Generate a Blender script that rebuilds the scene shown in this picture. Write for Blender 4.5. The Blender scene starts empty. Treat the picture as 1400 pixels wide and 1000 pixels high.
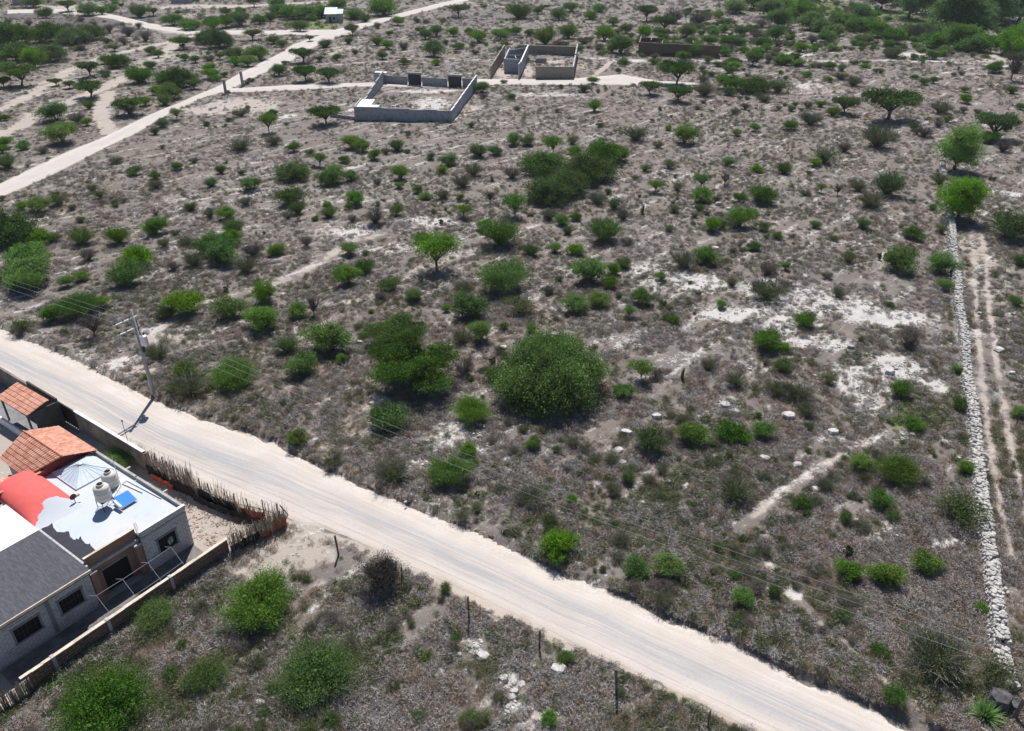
import bpy, bmesh, math, random
import numpy as np
from mathutils import Vector, Matrix

# ------------------------------------------------------------------ camera, sky, sun, exposure
SC = bpy.context.scene
COL = SC.collection
CAM_H, TILT, FPX = 40.0, math.radians(30.4), 1090.0      # metres above ground, pitch below horizon, focal length in photo pixels
cam_d = bpy.data.cameras.new("camera")
cam = bpy.data.objects.new("camera", cam_d)
COL.objects.link(cam)
cam.location = (0, 0, CAM_H)
cam.rotation_euler = (math.pi / 2 - TILT, 0, 0)
cam_d.sensor_width = 36.0
cam_d.lens = 36.0 * FPX / 1400.0
cam_d.clip_start, cam_d.clip_end = 0.5, 6000.0
SC.camera = cam

SUN_EL = math.radians(57.0)
world = bpy.data.worlds.new("World")
SC.world = world
world.use_nodes = True
wn = world.node_tree
sky = wn.nodes.new("ShaderNodeTexSky")
sky.sky_type = 'NISHITA'
sky.sun_disc = False
sky.sun_elevation = SUN_EL
sky.sun_rotation = math.radians(-2.0)
sky.altitude = 1900.0
wn.links.new(sky.outputs[0], wn.nodes["Background"].inputs[0])
wn.nodes["Background"].inputs[1].default_value = 0.072
sun_d = bpy.data.lights.new("sun", 'SUN')
sun_d.energy = 4.9
sun_d.angle = math.radians(0.5)
sun_d.color = (1.0, 0.965, 0.92)
sun = bpy.data.objects.new("sun", sun_d)
COL.objects.link(sun)
sun.location = (0, 60, 90)
sun.rotation_euler = (-(math.pi / 2 - SUN_EL), 0, math.radians(2.0))
SC.view_settings.view_transform = 'Standard'
SC.view_settings.look = 'None'
SC.view_settings.exposure = 0.38
SC.view_settings.gamma = 1.0
SC.cycles.max_bounces = 5
SC.cycles.diffuse_bounces = 3
SC.cycles.transparent_max_bounces = 4
SC.cycles.use_denoising = True

rng = np.random.default_rng(11)
R = random.Random(5)

# ------------------------------------------------------------------ layout helpers
cT, sT = math.cos(TILT), math.sin(TILT)
def at(px, py, z=0.0):
    """World point at height z that the photograph shows at pixel (px, py)."""
    x, y = (px - 700) / FPX, (500 - py) / FPX
    d = (x, cT + y * sT, -sT + y * cT)
    t = (z - CAM_H) / d[2]
    return np.array([d[0] * t, d[1] * t, z])
def depth_at(px, py):
    return CAM_H / (sT - (500 - py) / FPX * cT)
def mpp(px, py):                      # metres per photo pixel at a ground point
    return depth_at(px, py) / FPX
def proj_y(p):
    zc = p[1] * cT - (p[2] - CAM_H) * sT
    yc = p[1] * sT + (p[2] - CAM_H) * cT
    return 500 - FPX * yc / zc
def height_of(px, base, top):         # metres, of something upright
    g = at(px, base); lo, hi = 0.0, 30.0
    for _ in range(40):
        m = (lo + hi) / 2
        if proj_y((g[0], g[1], m)) > top: lo = m
        else: hi = m
    return lo
def hash2(ix, iy, s):
    h = (ix.astype(np.int64) * 374761393 + iy.astype(np.int64) * 668265263 + s * 1442695041) & 0x7fffffff
    h = (h ^ (h >> 13)) * 1274126177 & 0x7fffffff
    return ((h ^ (h >> 16)) & 0xffff) / 65535.0
def vnoise(x, y, f, s=0):
    x, y = np.asarray(x, float) * f, np.asarray(y, float) * f
    ix, iy = np.floor(x), np.floor(y)
    fx, fy = x - ix, y - iy
    fx, fy = fx * fx * (3 - 2 * fx), fy * fy * (3 - 2 * fy)
    a, b = hash2(ix, iy, s), hash2(ix + 1, iy, s)
    c, d = hash2(ix, iy + 1, s), hash2(ix + 1, iy + 1, s)
    return (a * (1 - fx) + b * fx) * (1 - fy) + (c * (1 - fx) + d * fx) * fy
def sstep(a, b, x):
    t = np.clip((x - a) / (b - a), 0, 1)
    return t * t * (3 - 2 * t)
def seg_dist(x, y, pts):
    """Distance to a polyline, and signed side of its nearest segment (+ left)."""
    best = np.full(np.shape(x), 1e9); side = np.zeros(np.shape(x))
    for (ax, ay), (bx, by) in zip(pts[:-1], pts[1:]):
        dx, dy = bx - ax, by - ay
        L2 = dx * dx + dy * dy + 1e-9
        t = np.clip(((x - ax) * dx + (y - ay) * dy) / L2, 0, 1)
        ex, ey = x - (ax + t * dx), y - (ay + t * dy)
        d = np.hypot(ex, ey)
        m = d < best
        best = np.where(m, d, best)
        side = np.where(m, dx * (y - ay) - dy * (x - ax), side)
    return best, np.sign(side)
def in_poly(x, y, pts):
    ins = np.zeros(np.shape(x), bool)
    n = len(pts)
    for i in range(n):
        (x1, y1), (x2, y2) = pts[i], pts[(i + 1) % n]
        c = ((y1 > y) != (y2 > y)) & (x < (x2 - x1) * (y - y1) / ((y2 - y1) + 1e-12) + x1)
        ins ^= c
    return ins
def G2(lst): return [tuple(at(a, b)[:2]) for a, b in lst]

# house frame: x runs back along the road, y runs along the facade
H_ANG = math.radians(144.5)
H_O = np.array([-22.81, 42.88])
HU = np.array([math.cos(H_ANG), math.sin(H_ANG)])
HW = np.array([-math.sin(H_ANG), math.cos(H_ANG)])
def hw(a, b): return tuple(H_O + a * HU + b * HW)
def hl(px, py, z):
    p = at(px, py, z)[:2] - H_O
    return float(p @ HU), float(p @ HW)

# ------------------------------------------------------------------ object helpers
def link(o): COL.objects.link(o); return o
def tag(o, label=None, cat=None, group=None, kind=None):
    if label: o["label"] = label
    if cat: o["category"] = cat
    if group: o["group"] = group
    if kind: o["kind"] = kind
    return o
def empty(name, loc, rz=0.0, **k):
    o = bpy.data.objects.new(name, None)
    o.empty_display_size = 0.3
    o.location = tuple(loc); o.rotation_euler = (0, 0, rz)
    link(o); tag(o, **k)
    return o
def new_obj(name, mesh, parent=None, loc=None, rz=0.0, **k):
    o = bpy.data.objects.new(name, mesh)
    if loc is not None: o.location = tuple(loc)
    o.rotation_euler = (0, 0, rz)
    if parent is not None: o.parent = parent
    link(o); tag(o, **k)
    return o
class MB:
    """Collects faces; builds ONE mesh."""
    def __init__(s): s.v, s.f, s.m = [], [], []
    def quad(s, a, b, c, d, mi=0):
        n = len(s.v); s.v += [tuple(a), tuple(b), tuple(c), tuple(d)]; s.f.append((n, n + 1, n + 2, n + 3)); s.m.append(mi)
    def poly(s, pts, mi=0):
        n = len(s.v); s.v += [tuple(p) for p in pts]; s.f.append(tuple(range(n, n + len(pts)))); s.m.append(mi)
    def box(s, x0, x1, y0, y1, z0, z1, mi=0):
        n = len(s.v)
        s.v += [(x0, y0, z0), (x1, y0, z0), (x1, y1, z0), (x0, y1, z0), (x0, y0, z1), (x1, y0, z1), (x1, y1, z1), (x0, y1, z1)]
        for f in ((0, 3, 2, 1), (4, 5, 6, 7), (0, 1, 5, 4), (1, 2, 6, 5), (2, 3, 7, 6), (3, 0, 4, 7)):
            s.f.append(tuple(n + i for i in f)); s.m.append(mi)
    def tube(s, pts, rad, sides=6, mi=0, cap=True):
        pts = [Vector(p) for p in pts]
        if not isinstance(rad, (list, tuple)): rad = [rad] * len(pts)
        base = len(s.v)
        for i, p in enumerate(pts):
            d = (pts[min(i + 1, len(pts) - 1)] - pts[max(i - 1, 0)]).normalized()
            a = d.cross(Vector((0, 0, 1)))
            if a.length < 1e-3: a = d.cross(Vector((0, 1, 0)))
            a.normalize(); b = d.cross(a)
            for k in range(sides):
                t = 2 * math.pi * k / sides
                s.v.append(tuple(p + (a * math.cos(t) + b * math.sin(t)) * rad[i]))
        for i in range(len(pts) - 1):
            for k in range(sides):
                k2 = (k + 1) % sides
                s.f.append((base + i * sides + k, base + i * sides + k2, base + (i + 1) * sides + k2, base + (i + 1) * sides + k)); s.m.append(mi)
        if cap:
            s.f.append(tuple(base + k for k in range(sides))[::-1]); s.m.append(mi)
            s.f.append(tuple(base + (len(pts) - 1) * sides + k for k in range(sides))); s.m.append(mi)
    def lathe(s, prof, sides=24, c=(0, 0, 0), mi=0):
        base = len(s.v)
        for r, z in prof:
            for k in range(sides):
                t = 2 * math.pi * k / sides
                s.v.append((c[0] + r * math.cos(t), c[1] + r * math.sin(t), c[2] + z))
        for i in range(len(prof) - 1):
            for k in range(sides):
                k2 = (k + 1) % sides
                s.f.append((base + i * sides + k, base + i * sides + k2, base + (i + 1) * sides + k2, base + (i + 1) * sides + k)); s.m.append(mi)
        s.f.append(tuple(base + (len(prof) - 1) * sides + k for k in range(sides))); s.m.append(mi)
    def stone(s, c, sx, sy, sz, rz, rr, mi=0):
        n = len(s.v); ca, sa = math.cos(rz), math.sin(rz)
        def jit(k): return 1 + rr.uniform(-k, k)
        ring = []
        for lev, (zz, sc) in enumerate(((-1, .72), (0.05, 1.0), (0.8, .78))):
            for k in range(6):
                t = 2 * math.pi * k / 6
                x = math.cos(t) * sx * sc * jit(.22); y = math.sin(t) * sy * sc * jit(.22); z = zz * sz * jit(.2)
                s.v.append((c[0] + x * ca - y * sa, c[1] + x * sa + y * ca, c[2] + z))
        s.v.append((c[0] + sx * rr.uniform(-.2, .2), c[1] + sy * rr.uniform(-.2, .2), c[2] + sz * rr.uniform(.85, 1.1)))
        for lev in range(2):
            for k in range(6):
                k2 = (k + 1) % 6
                s.f.append((n + lev * 6 + k, n + lev * 6 + k2, n + lev * 6 + 6 + k2, n + lev * 6 + 6 + k)); s.m.append(mi)
        for k in range(6):
            s.f.append((n + 12 + k, n + 12 + (k + 1) % 6, n + 18)); s.m.append(mi)
    def mesh(s, name, mats, smooth=False):
        me = bpy.data.meshes.new(name)
        me.from_pydata(s.v, [], s.f)
        for m in (mats if isinstance(mats, (list, tuple)) else [mats]): me.materials.append(m)
        me.polygons.foreach_set("material_index", s.m)
        if smooth: me.polygons.foreach_set("use_smooth", [True] * len(s.f))
        me.update()
        return me
    def build(s, name, mats, parent=None, smooth=False, **k):
        return new_obj(name, s.mesh(name, mats, smooth), parent, **k)

# ------------------------------------------------------------------ material helpers
class NT:
    def __init__(s, name):
        s.m = bpy.data.materials.new(name); s.m.use_nodes = True
        s.t = s.m.node_tree; s.b = s.t.nodes["Principled BSDF"]
        s.b.inputs["Roughness"].default_value = 0.85
        s.b.inputs["Specular IOR Level"].default_value = 0.25
    def n(s, typ, **k):
        nd = s.t.nodes.new("ShaderNode" + typ)
        for a, v in k.items(): setattr(nd, a, v)
        return nd
    def l(s, a, b): s.t.links.new(a, b)
    def setv(s, sock, v):
        if isinstance(v, bpy.types.NodeSocket): s.l(v, sock)
        else: sock.default_value = v
    def math(s, op, a, b=0.0, c=None, clamp=False):
        nd = s.n("Math", operation=op, use_clamp=clamp)
        s.setv(nd.inputs[0], a); s.setv(nd.inputs[1], b)
        if c is not None: s.setv(nd.inputs[2], c)
        return nd.outputs[0]
    def mix(s, f, a, b, mode='MIX'):
        nd = s.n("Mix", data_type='RGBA', blend_type=mode)
        s.setv(nd.inputs[0], f)
        for sock, v in ((nd.inputs[6], a), (nd.inputs[7], b)):
            if isinstance(v, bpy.types.NodeSocket): s.l(v, sock)
            else: sock.default_value = (*v[:3], 1)
        return nd.outputs[2]
    def step(s, x, a, b):
        nd = s.n("MapRange", interpolation_type='SMOOTHSTEP')
        s.setv(nd.inputs[0], x); nd.inputs[1].default_value = a; nd.inputs[2].default_value = b
        return nd.outputs[0]
    def coord(s, kind="Object"): return s.n("TexCoord").outputs[kind]
    def mapping(s, v, scale=(1, 1, 1), rot=(0, 0, 0), loc=(0, 0, 0)):
        nd = s.n("Mapping"); s.l(v, nd.inputs[0])
        nd.inputs["Scale"].default_value = scale; nd.inputs["Rotation"].default_value = rot; nd.inputs["Location"].default_value = loc
        return nd.outputs[0]
    def noise(s, v, scale, detail=3.0, rough=0.55, out=0):
        nd = s.n("TexNoise"); s.l(v, nd.inputs["Vector"])
        nd.inputs["Scale"].default_value = scale; nd.inputs["Detail"].default_value = detail; nd.inputs["Roughness"].default_value = rough
        return nd.outputs[out]
    def voronoi(s, v, scale, feature='F1', out="Distance"):
        nd = s.n("TexVoronoi", feature=feature); s.l(v, nd.inputs["Vector"]); nd.inputs["Scale"].default_value = scale
        return nd.outputs[out]
    def attr(s, name, out="Fac"):
        return s.n("Attribute", attribute_name=name).outputs[out]
    def bump(s, h, strength=0.4, dist=0.05):
        nd = s.n("Bump"); nd.inputs["Strength"].default_value = strength; nd.inputs["Distance"].default_value = dist
        s.l(h, nd.inputs["Height"]); s.l(nd.outputs[0], s.b.inputs["Normal"])
    def color(s, c): s.setv(s.b.inputs["Base Color"], c if isinstance(c, bpy.types.NodeSocket) else (*c, 1)); return s

def mat_plain(name, c, var=0.25, scale=3.0, rough=0.85, c2=None, bump=0.0, metal=0.0):
    t = NT(name); v = t.coord()
    n1 = t.noise(v, scale, 4); n2 = t.noise(v, scale * 7, 2)
    f = t.math('ADD', t.math('MULTIPLY', n1, 0.65), t.math('MULTIPLY', n2, 0.35))
    lo = tuple(x * (1 - var) for x in c); hi = c2 or tuple(min(1, x * (1 + var)) for x in c)
    t.color(t.mix(t.step(f, 0.3, 0.7), lo, hi))
    t.b.inputs["Roughness"].default_value = rough; t.b.inputs["Metallic"].default_value = metal
    if bump: t.bump(n2, bump, 0.03)
    return t.m
def mat_brick(name, axis, w, h, c1, c2, mortar, msize=0.012, dirt=(0.12, 0.11, 0.10), dirt_amt=0.25, bias=0.0):
    t = NT(name); v = t.coord()
    sep = t.n("SeparateXYZ"); t.l(v, sep.inputs[0])
    cmb = t.n("CombineXYZ")
    t.l(sep.outputs[axis], cmb.inputs[0]); t.l(sep.outputs[2], cmb.inputs[1])
    br = t.n("TexBrick"); t.l(cmb.outputs[0], br.inputs["Vector"])
    br.inputs["Color1"].default_value = (*c1, 1); br.inputs["Color2"].default_value = (*c2, 1); br.inputs["Mortar"].default_value = (*mortar, 1)
    br.inputs["Scale"].default_value = 1.0; br.inputs["Mortar Size"].default_value = msize
    br.inputs["Brick Width"].default_value = w; br.inputs["Row Height"].default_value = h; br.inputs["Bias"].default_value = bias
    n = t.noise(v, 1.3, 5); n2 = t.noise(v, 14, 2)
    c = t.mix(t.math('MULTIPLY', t.step(n, 0.45, 0.75), dirt_amt * 2), br.outputs[0], dirt)
    c = t.mix(0.35, c, t.mix(n2, (0.5, 0.5, 0.5), (1.3, 1.3, 1.3)), 'MULTIPLY')
    t.color(c); t.bump(t.math('SUBTRACT', n2, br.outputs["Fac"]), 0.3, 0.02)
    return t.m
def mat_leaf(name, c, hue=0.06, val=0.5, trans=0.35):
    t = NT(name)
    oi = t.n("ObjectInfo").outputs["Random"]
    tint = t.attr("tint")
    hs = t.n("HueSaturation")
    hs.inputs["Color"].default_value = (*c, 1)
    t.l(t.math('ADD', t.math('MULTIPLY', t.math('SUBTRACT', oi, 0.5), hue), 0.5), hs.inputs["Hue"])
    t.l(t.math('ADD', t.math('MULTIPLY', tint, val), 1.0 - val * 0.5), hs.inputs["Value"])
    oi2 = t.math('FRACT', t.math('MULTIPLY', oi, 7.31))
    t.l(t.math('ADD', t.math('MULTIPLY', oi2, 0.3), 0.82), hs.inputs["Saturation"])
    t.color(hs.outputs[0])
    t.b.inputs["Roughness"].default_value = 0.75; t.b.inputs["Specular IOR Level"].default_value = 0.08
    tr = t.n("BsdfTranslucent"); t.l(hs.outputs[0], tr.inputs[0])
    mx = t.n("MixShader"); mx.inputs[0].default_value = trans
    out = t.t.nodes["Material Output"]
    t.l(t.b.outputs[0], mx.inputs[1]); t.l(tr.outputs[0], mx.inputs[2]); t.l(mx.outputs[0], out.inputs[0])
    return t.m
# ------------------------------------------------------------------ ground layout in metres
def ext(pts, n0, n1):
    (ax, ay), (bx, by) = pts[0], pts[1]; L = math.hypot(bx - ax, by - ay)
    p0 = (ax - (bx - ax) / L * n0, ay - (by - ay) / L * n0)
    (ax, ay), (bx, by) = pts[-2], pts[-1]; L = math.hypot(bx - ax, by - ay)
    p1 = (bx + (bx - ax) / L * n1, by + (by - ay) / L * n1)
    return [p0] + pts + [p1]
ROAD_UP = ext(G2([(0, 448), (60, 473), (130, 503), (215, 547), (300, 577), (370, 600), (440, 637), (500, 664), (560, 690), (640, 722), (700, 750),
                  (760, 777), (830, 805), (900, 835), (980, 870), (1060, 905), (1130, 935), (1200, 967), (1290, 1000)]), 60, 60)
ROAD_LO = [hw(80, -2.9), hw(40, -2.9), hw(24, -2.95), hw(10, -3.3), hw(3, -3.9), hw(-3, -5.2)] + \
    G2([(432, 730), (475, 740), (550, 777), (600, 797), (640, 822), (700, 847), (770, 882), (830, 907), (900, 945), (950, 967), (1020, 1000)])
ROAD_LO = ext(ROAD_LO, 1, 60)
ROAD_POLY = ROAD_UP + ROAD_LO[::-1]
FAR_UP = ext(G2([(0, 252), (75, 216), (144, 186), (192, 162), (258, 135), (300, 117), (330, 99), (387, 71), (402, 61), (430, 51), (462, 40), (506, 29), (556, 16), (600, 5), (640, -4)]), 60, 0)
FAR_LO = ext(G2([(8, 268), (69, 241), (129, 211), (180, 187), (234, 154), (279, 133), (312, 124), (345, 108), (400, 83), (428, 65), (445, 58), (470, 47), (512, 34.5), (562, 20.5), (606, 9), (648, -1)]), 60, 0)
FAR_POLY = FAR_UP + FAR_LO[::-1]
ACC_UP = G2([(311, 121), (345, 119), (400, 116), (470, 114), (524, 112), (600, 113), (652, 108), (700, 108), (760, 109), (800, 106), (850, 101), (900, 111), (960, 113)])
ACC_LO = G2([(303, 127), (345, 126.5), (400, 124), (470, 120), (524, 118), (600, 120), (652, 117), (700, 116.5), (760, 117), (800, 118), (840, 117), (900, 117), (960, 116)])
ACC_POLY = ACC_UP + ACC_LO[::-1]
CR_UP = G2([(10, 14), (60, 12), (110, 14), (160, 21), (210, 33), (260, 41), (320, 42), (380, 42), (430, 41), (470, 41)])
CR_LO = G2([(10, 19), (60, 18), (110, 20), (150, 26), (200, 39), (255, 47), (320, 47), (380, 47.5), (430, 49), (464, 48)])
CR_POLY = CR_UP + CR_LO[::-1]
COMP_A = G2([(486, 165), (617, 168), (652, 121), (523, 113)])

def hfun(x, y):
    x, y = np.asarray(x, float), np.asarray(y, float)
    h = (vnoise(x, y, .11, 1) - .5) * .5 + (vnoise(x, y, .37, 2) - .5) * .26 + (vnoise(x, y, 1.1, 3) - .5) * .13
    d, sd = seg_dist(x, y, ROAD_UP)
    field = (sd > 0)
    near = sstep(0, 8, d)
    hf = .10 + h * (0.35 + 0.65 * near) + 0.36 * np.exp(-d / 3.0)
    dl, _ = seg_dist(x, y, ROAD_LO)
    hn = h * 0.6 * sstep(.8, 5, dl) + 0.06 * np.exp(-dl / 1.2)
    inside = in_poly(x, y, ROAD_POLY)
    out = np.where(field, hf, hn)
    out = np.where(inside, -0.012 - 0.06 * sstep(.9, 1.8, np.minimum(d, dl)), out)
    a, b = (x - H_O[0]) * HU[0] + (y - H_O[1]) * HU[1], (x - H_O[0]) * HW[0] + (y - H_O[1]) * HW[1]
    yard = (a > -2.8) & (a < 60) & (b > -3.0) & (b < 30) & ~field
    out = np.where(yard, -0.02 + h * 0.1, out)
    dfar = np.minimum(seg_dist(x, y, FAR_UP)[0], seg_dist(x, y, FAR_LO)[0])
    flat = np.where(in_poly(x, y, FAR_POLY), 1, 1 - sstep(0, 4, dfar))
    dacc = np.minimum(seg_dist(x, y, ACC_UP)[0], seg_dist(x, y, ACC_LO)[0])
    flat = np.maximum(flat, np.where(in_poly(x, y, ACC_POLY), 1, 1 - sstep(0, 4, dacc)))
    dcr = np.minimum(seg_dist(x, y, CR_UP)[0], seg_dist(x, y, CR_LO)[0])
    flat = np.maximum(flat, np.where(in_poly(x, y, CR_POLY), 1, 1 - sstep(0, 6, dcr)))
    flat = np.maximum(flat, sstep(120, 220, y) * 0.5)
    return out * (1 - flat)
def hz(x, y): return float(hfun(np.array([x]), np.array([y]))[0])
def gp(px, py):
    p = at(px, py)
    for _ in range(2):
        p = at(px, py, hz(p[0], p[1]))
    return p

# patches: centre and radii in photo pixels -> metres
ROCK = [(1110, 415, 110, 28, .75), (1215, 437, 75, 17, 1), (1050, 398, 70, 16, .7), (955, 388, 55, 16, .85), (1228, 503, 50, 22, .95), (1185, 527, 60, 35, .8),
        (1275, 527, 30, 15, .95), (905, 395, 50, 14, .7), (1000, 432, 70, 12, .9), (1075, 445, 60, 14, .85), (880, 372, 36, 10, .7), (800, 368, 60, 13, .55), (720, 402, 40, 15, .6),
        (1051, 780, 18, 13, 1.1), (1084, 815, 16, 12, 1.1), (1200, 735, 30, 14, .85), (1290, 745, 26, 12, .9), (1210, 720, 20, 10, .8), (636, 610, 38, 22, .7), (610, 590, 30, 18, .6), (700, 610, 25, 13, .5),
        (592, 305, 45, 10, .7), (475, 315, 60, 12, .6), (540, 340, 70, 10, .65), (620, 345, 50, 10, .5), (690, 930, 22, 18, .75), (700, 965, 25, 14, .7), (355, 962, 20, 14, .8), (645, 885, 16, 9, .7),
        (1190, 560, 50, 22, .6), (1130, 470, 40, 16, .75), (1095, 470, 35, 12, .8), (1160, 425, 40, 12, .9), (975, 425, 50, 12, .65), (1035, 500, 30, 18, .45), (990, 550, 40, 14, .5),
        (170, 500, 34, 14, .7), (120, 492, 20, 8, .5), (205, 455, 24, 10, .7), (300, 285, 120, 14, .38), (380, 262, 110, 12, .42), (450, 275, 90, 12, .42), (330, 315, 70, 10, .4), (220, 300, 90, 12, .28),
        (600, 200, 140, 14, .25), (650, 190, 130, 12, .3), (720, 170, 120, 9, .3), (860, 190, 120, 10, .28), (930, 240, 90, 13, .36), (1020, 200, 160, 14, .28), (1180, 170, 110, 9, .35),
        (1150, 330, 120, 16, .3), (900, 330, 90, 14, .32), (700, 385, 60, 14, .5), (770, 420, 40, 14, .45), (860, 470, 60, 16, .4), (920, 490, 60, 16, .4), (990, 470, 60, 16, .4),
        (1240, 600, 40, 9, .5), (1140, 600, 40, 10, .5), (520, 548, 16, 8, .9), (505, 512, 10, 6, .8), (560, 640, 60, 12, .3), (720, 640, 40, 10, .4), (690, 660, 24, 10, .5),
        (590, 143, 34, 13, .8), (585, 125, 60, 3, .9), (740, 130, 90, 4, .6), (860, 84, 26, 3, .9), (1100, 118, 36, 6, .8), (1090, 75, 26, 4, .8), (1250, 76, 34, 4, .9), (1060, 145, 60, 8, .35),
        (980, 96, 60, 4, .4), (395, 160, 14, 4, .9), (480, 152, 8, 3, 1.), (340, 160, 70, 8, .3), (250, 215, 100, 8, .22), (1385, 266, 18, 6, .9), (1340, 292, 14, 5, .9)]
SOIL = [(395, 745, 62, 38, 1.), (355, 775, 60, 24, .9), (420, 760, 60, 24, .7), (290, 830, 60, 14, .5), (440, 800, 40, 20, .45), (230, 470, 70, 26, .5), (185, 505, 55, 22, .7), (470, 650, 26, 14, .8), (440, 615, 26, 12, .6),
        (500, 590, 60, 26, .5), (530, 500, 34, 30, .45), (430, 455, 60, 14, .5), (330, 440, 60, 10, .35), (690, 420, 60, 30, .3), (600, 430, 80, 26, .35), (600, 380, 90, 20, .35),
        (1362, 560, 36, 120, .42), (1355, 400, 30, 90, .42), (1345, 350, 40, 60, .5), (1370, 250, 60, 20, .3), (1265, 970, 26, 20, .9), (1230, 900, 26, 22, .5), (1150, 860, 30, 20, .4), (1060, 825, 50, 24, .45), (860, 960, 60, 24, .6), (800, 930, 40, 14, .4),
        (40, 965, 40, 22, .9), (110, 880, 40, 12, .3), (220, 330, 100, 20, .2), (450, 320, 60, 12, .55), (560, 400, 60, 14, .4), (740, 970, 26, 16, .7), (930, 975, 60, 18, .6),
        (140, 62, 170, 20, .34), (60, 120, 90, 20, .42), (130, 95, 120, 16, .36), (70, 150, 80, 14, .42), (180, 90, 90, 14, .36), (230, 80, 60, 10, .5), (110, 10, 60, 4, .8), (300, 10, 120, 3, .7), (240, 22, 90, 4, .5),
        (330, 145, 70, 12, .8), (270, 152, 60, 7, .7), (590, 135, 60, 14, .22), (640, 150, 26, 14, .55), (620, 160, 10, 8, .8), (690, 100, 16, 9, .9), (722, 98, 8, 10, .9), (762, 85, 24, 4, .7), (800, 92, 26, 9, .5), (1120, 125, 60, 8, .5), (960, 105, 90, 5, .35), (860, 112, 70, 5, .5),
        (470, 66, 44, 4, .6), (455, 72, 20, 5, .6), (1340, 45, 26, 9, .7), (1300, 35, 30, 6, .5), (1360, 84, 50, 4, .7), (1080, 60, 60, 5, .3)]
PATHS = [([(200, 470), (230, 440), (262, 418), (300, 410), (350, 399), (400, 382), (432, 362), (455, 345), (475, 330), (520, 322)], 1.4, .56, 'S'),
         ([(440, 640), (455, 600), (500, 560), (535, 520), (520, 480), (470, 460), (400, 462), (330, 470), (280, 475)], 1.8, .5, 'S'),
         ([(470, 420), (510, 400), (550, 380), (600, 360), (640, 350)], 2.2, .5, 'S'),
         ([(1040, 695), (1085, 668), (1120, 640), (1160, 615), (1205, 595), (1235, 585)], .75, .40, 'R'), ([(1015, 720), (1040, 695), (1060, 680), (1100, 655), (1150, 622)], 1.0, .54, 'S'),
         ([(1205, 595), (1240, 570), (1290, 560)], 1.2, .3, 'S'),
         ([(1085, 815), (1105, 845), (1130, 868), (1160, 888), (1190, 915), (1215, 945), (1260, 985)], .55, .58, 'S'),
         ([(1215, 290), (1228, 320), (1212, 345), (1195, 375), (1200, 400)], 1.0, .5, 'R'), ([(1040, 600), (1080, 640), (1090, 660)], .5, .4, 'S'),
         ([(560, 640), (620, 600), (660, 560)], .9, .5, 'R'), ([(700, 690), (760, 640), (800, 610)], .6, .4, 'S'), ([(860, 610), (880, 580), (900, 570)], .7, .35, 'S'),
         ([(0, 186), (30, 172), (60, 150), (110, 135), (150, 118), (185, 100), (212, 82), (232, 68), (242, 58)], 3.2, 1.0, 'S'),
         ([(0, 150), (40, 132), (66, 118), (90, 100), (130, 82), (180, 70), (240, 56), (290, 44)], 3.0, .8, 'S'),
         ([(150, 182), (140, 165), (138, 148), (150, 128)], 2.6, 1.0, 'S'), ([(326, 82), (336, 64), (350, 60), (370, 74)], 1.4, .6, 'S'),
         ([(35, 20), (90, 17), (140, 24), (190, 33), (240, 44), (290, 46), (360, 46), (420, 45), (468, 47)], 5.0, 1.0, 'S'),
         ([(20, 3), (80, 12), (140, 18)], 4.0, .8, 'S'), ([(200, 14), (260, 8), (330, 9), (380, 6), (440, 3)], 5.0, .9, 'S'),
         ([(400, 74), (434, 58), (462, 44), (506, 31), (556, 18), (600, 8), (640, 4)], 4.0, .9, 'S'), ([(600, 4), (650, 8), (700, 10), (740, 13)], 2.2, .8, 'S'),
         ([(652, 82), (600, 80), (560, 82), (500, 86), (450, 90)], 1.6, .7, 'S'), ([(800, 79), (840, 82), (900, 84), (960, 84), (1040, 83), (1150, 84), (1220, 83), (1300, 85), (1360, 90), (1420, 96)], 2.0, .9, 'R'),
         ([(1340, 73), (1380, 82), (1420, 92)], 3.0, .8, 'S'), ([(812, 104), (828, 92), (835, 84)], 1.3, .9, 'S'), ([(1290, 100), (1360, 103)], 1.5, .8, 'R'),
         ([(1380, 760), (1362, 660), (1346, 560), (1336, 460), (1332, 380), (1328, 310)], .62, .56, 'S'), ([(1440, 820), (1402, 700), (1378, 600), (1362, 500), (1352, 420), (1346, 340), (1338, 300)], .66, .57, 'S'),
         ([(480, 150), (530, 100)], 1.0, .1, 'S'), ([(940, 122), (980, 118), (1040, 124), (1100, 130)], 2.5, .5, 'S')]
GREEN = [(1260, 565, 45, 24, .8), (1225, 575, 30, 18, .6), (425, 33, 44, 5, 1.2), (440, 41, 40, 3, 1.0), (1150, 12, 60, 10, 1.1), (1200, 20, 60, 7, 1.0), (1240, 27, 50, 5, .9), (1350, 32, 26, 6, .7), (1080, 5, 40, 5, .8), (1386, 18, 20, 4, .5), (200, 478, 20, 6, .3),
         (1130, 78, 60, 5, .35), (1160, 66, 40, 5, .3), (930, 40, 100, 18, .25), (760, 35, 110, 20, .25), (400, 15, 80, 10, .4), (1255, 128, 60, 8, .3), (1150, 105, 60, 8, .25), (430, 20, 60, 9, .5), (560, 160, 40, 5, .3)]
BURN = [(150, 27, 95, 12, .95), (40, 22, 60, 8, .8), (60, 40, 60, 6, .5), (190, 45, 40, 6, .6), (670, 24, 120, 14, .45), (610, 30, 70, 9, .5), (580, 20, 60, 8, .4), (540, 45, 80, 12, .35), (250, 190, 90, 14, .3), (1352, 520, 22, 190, .34), (1345, 360, 16, 60, .3)]
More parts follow.
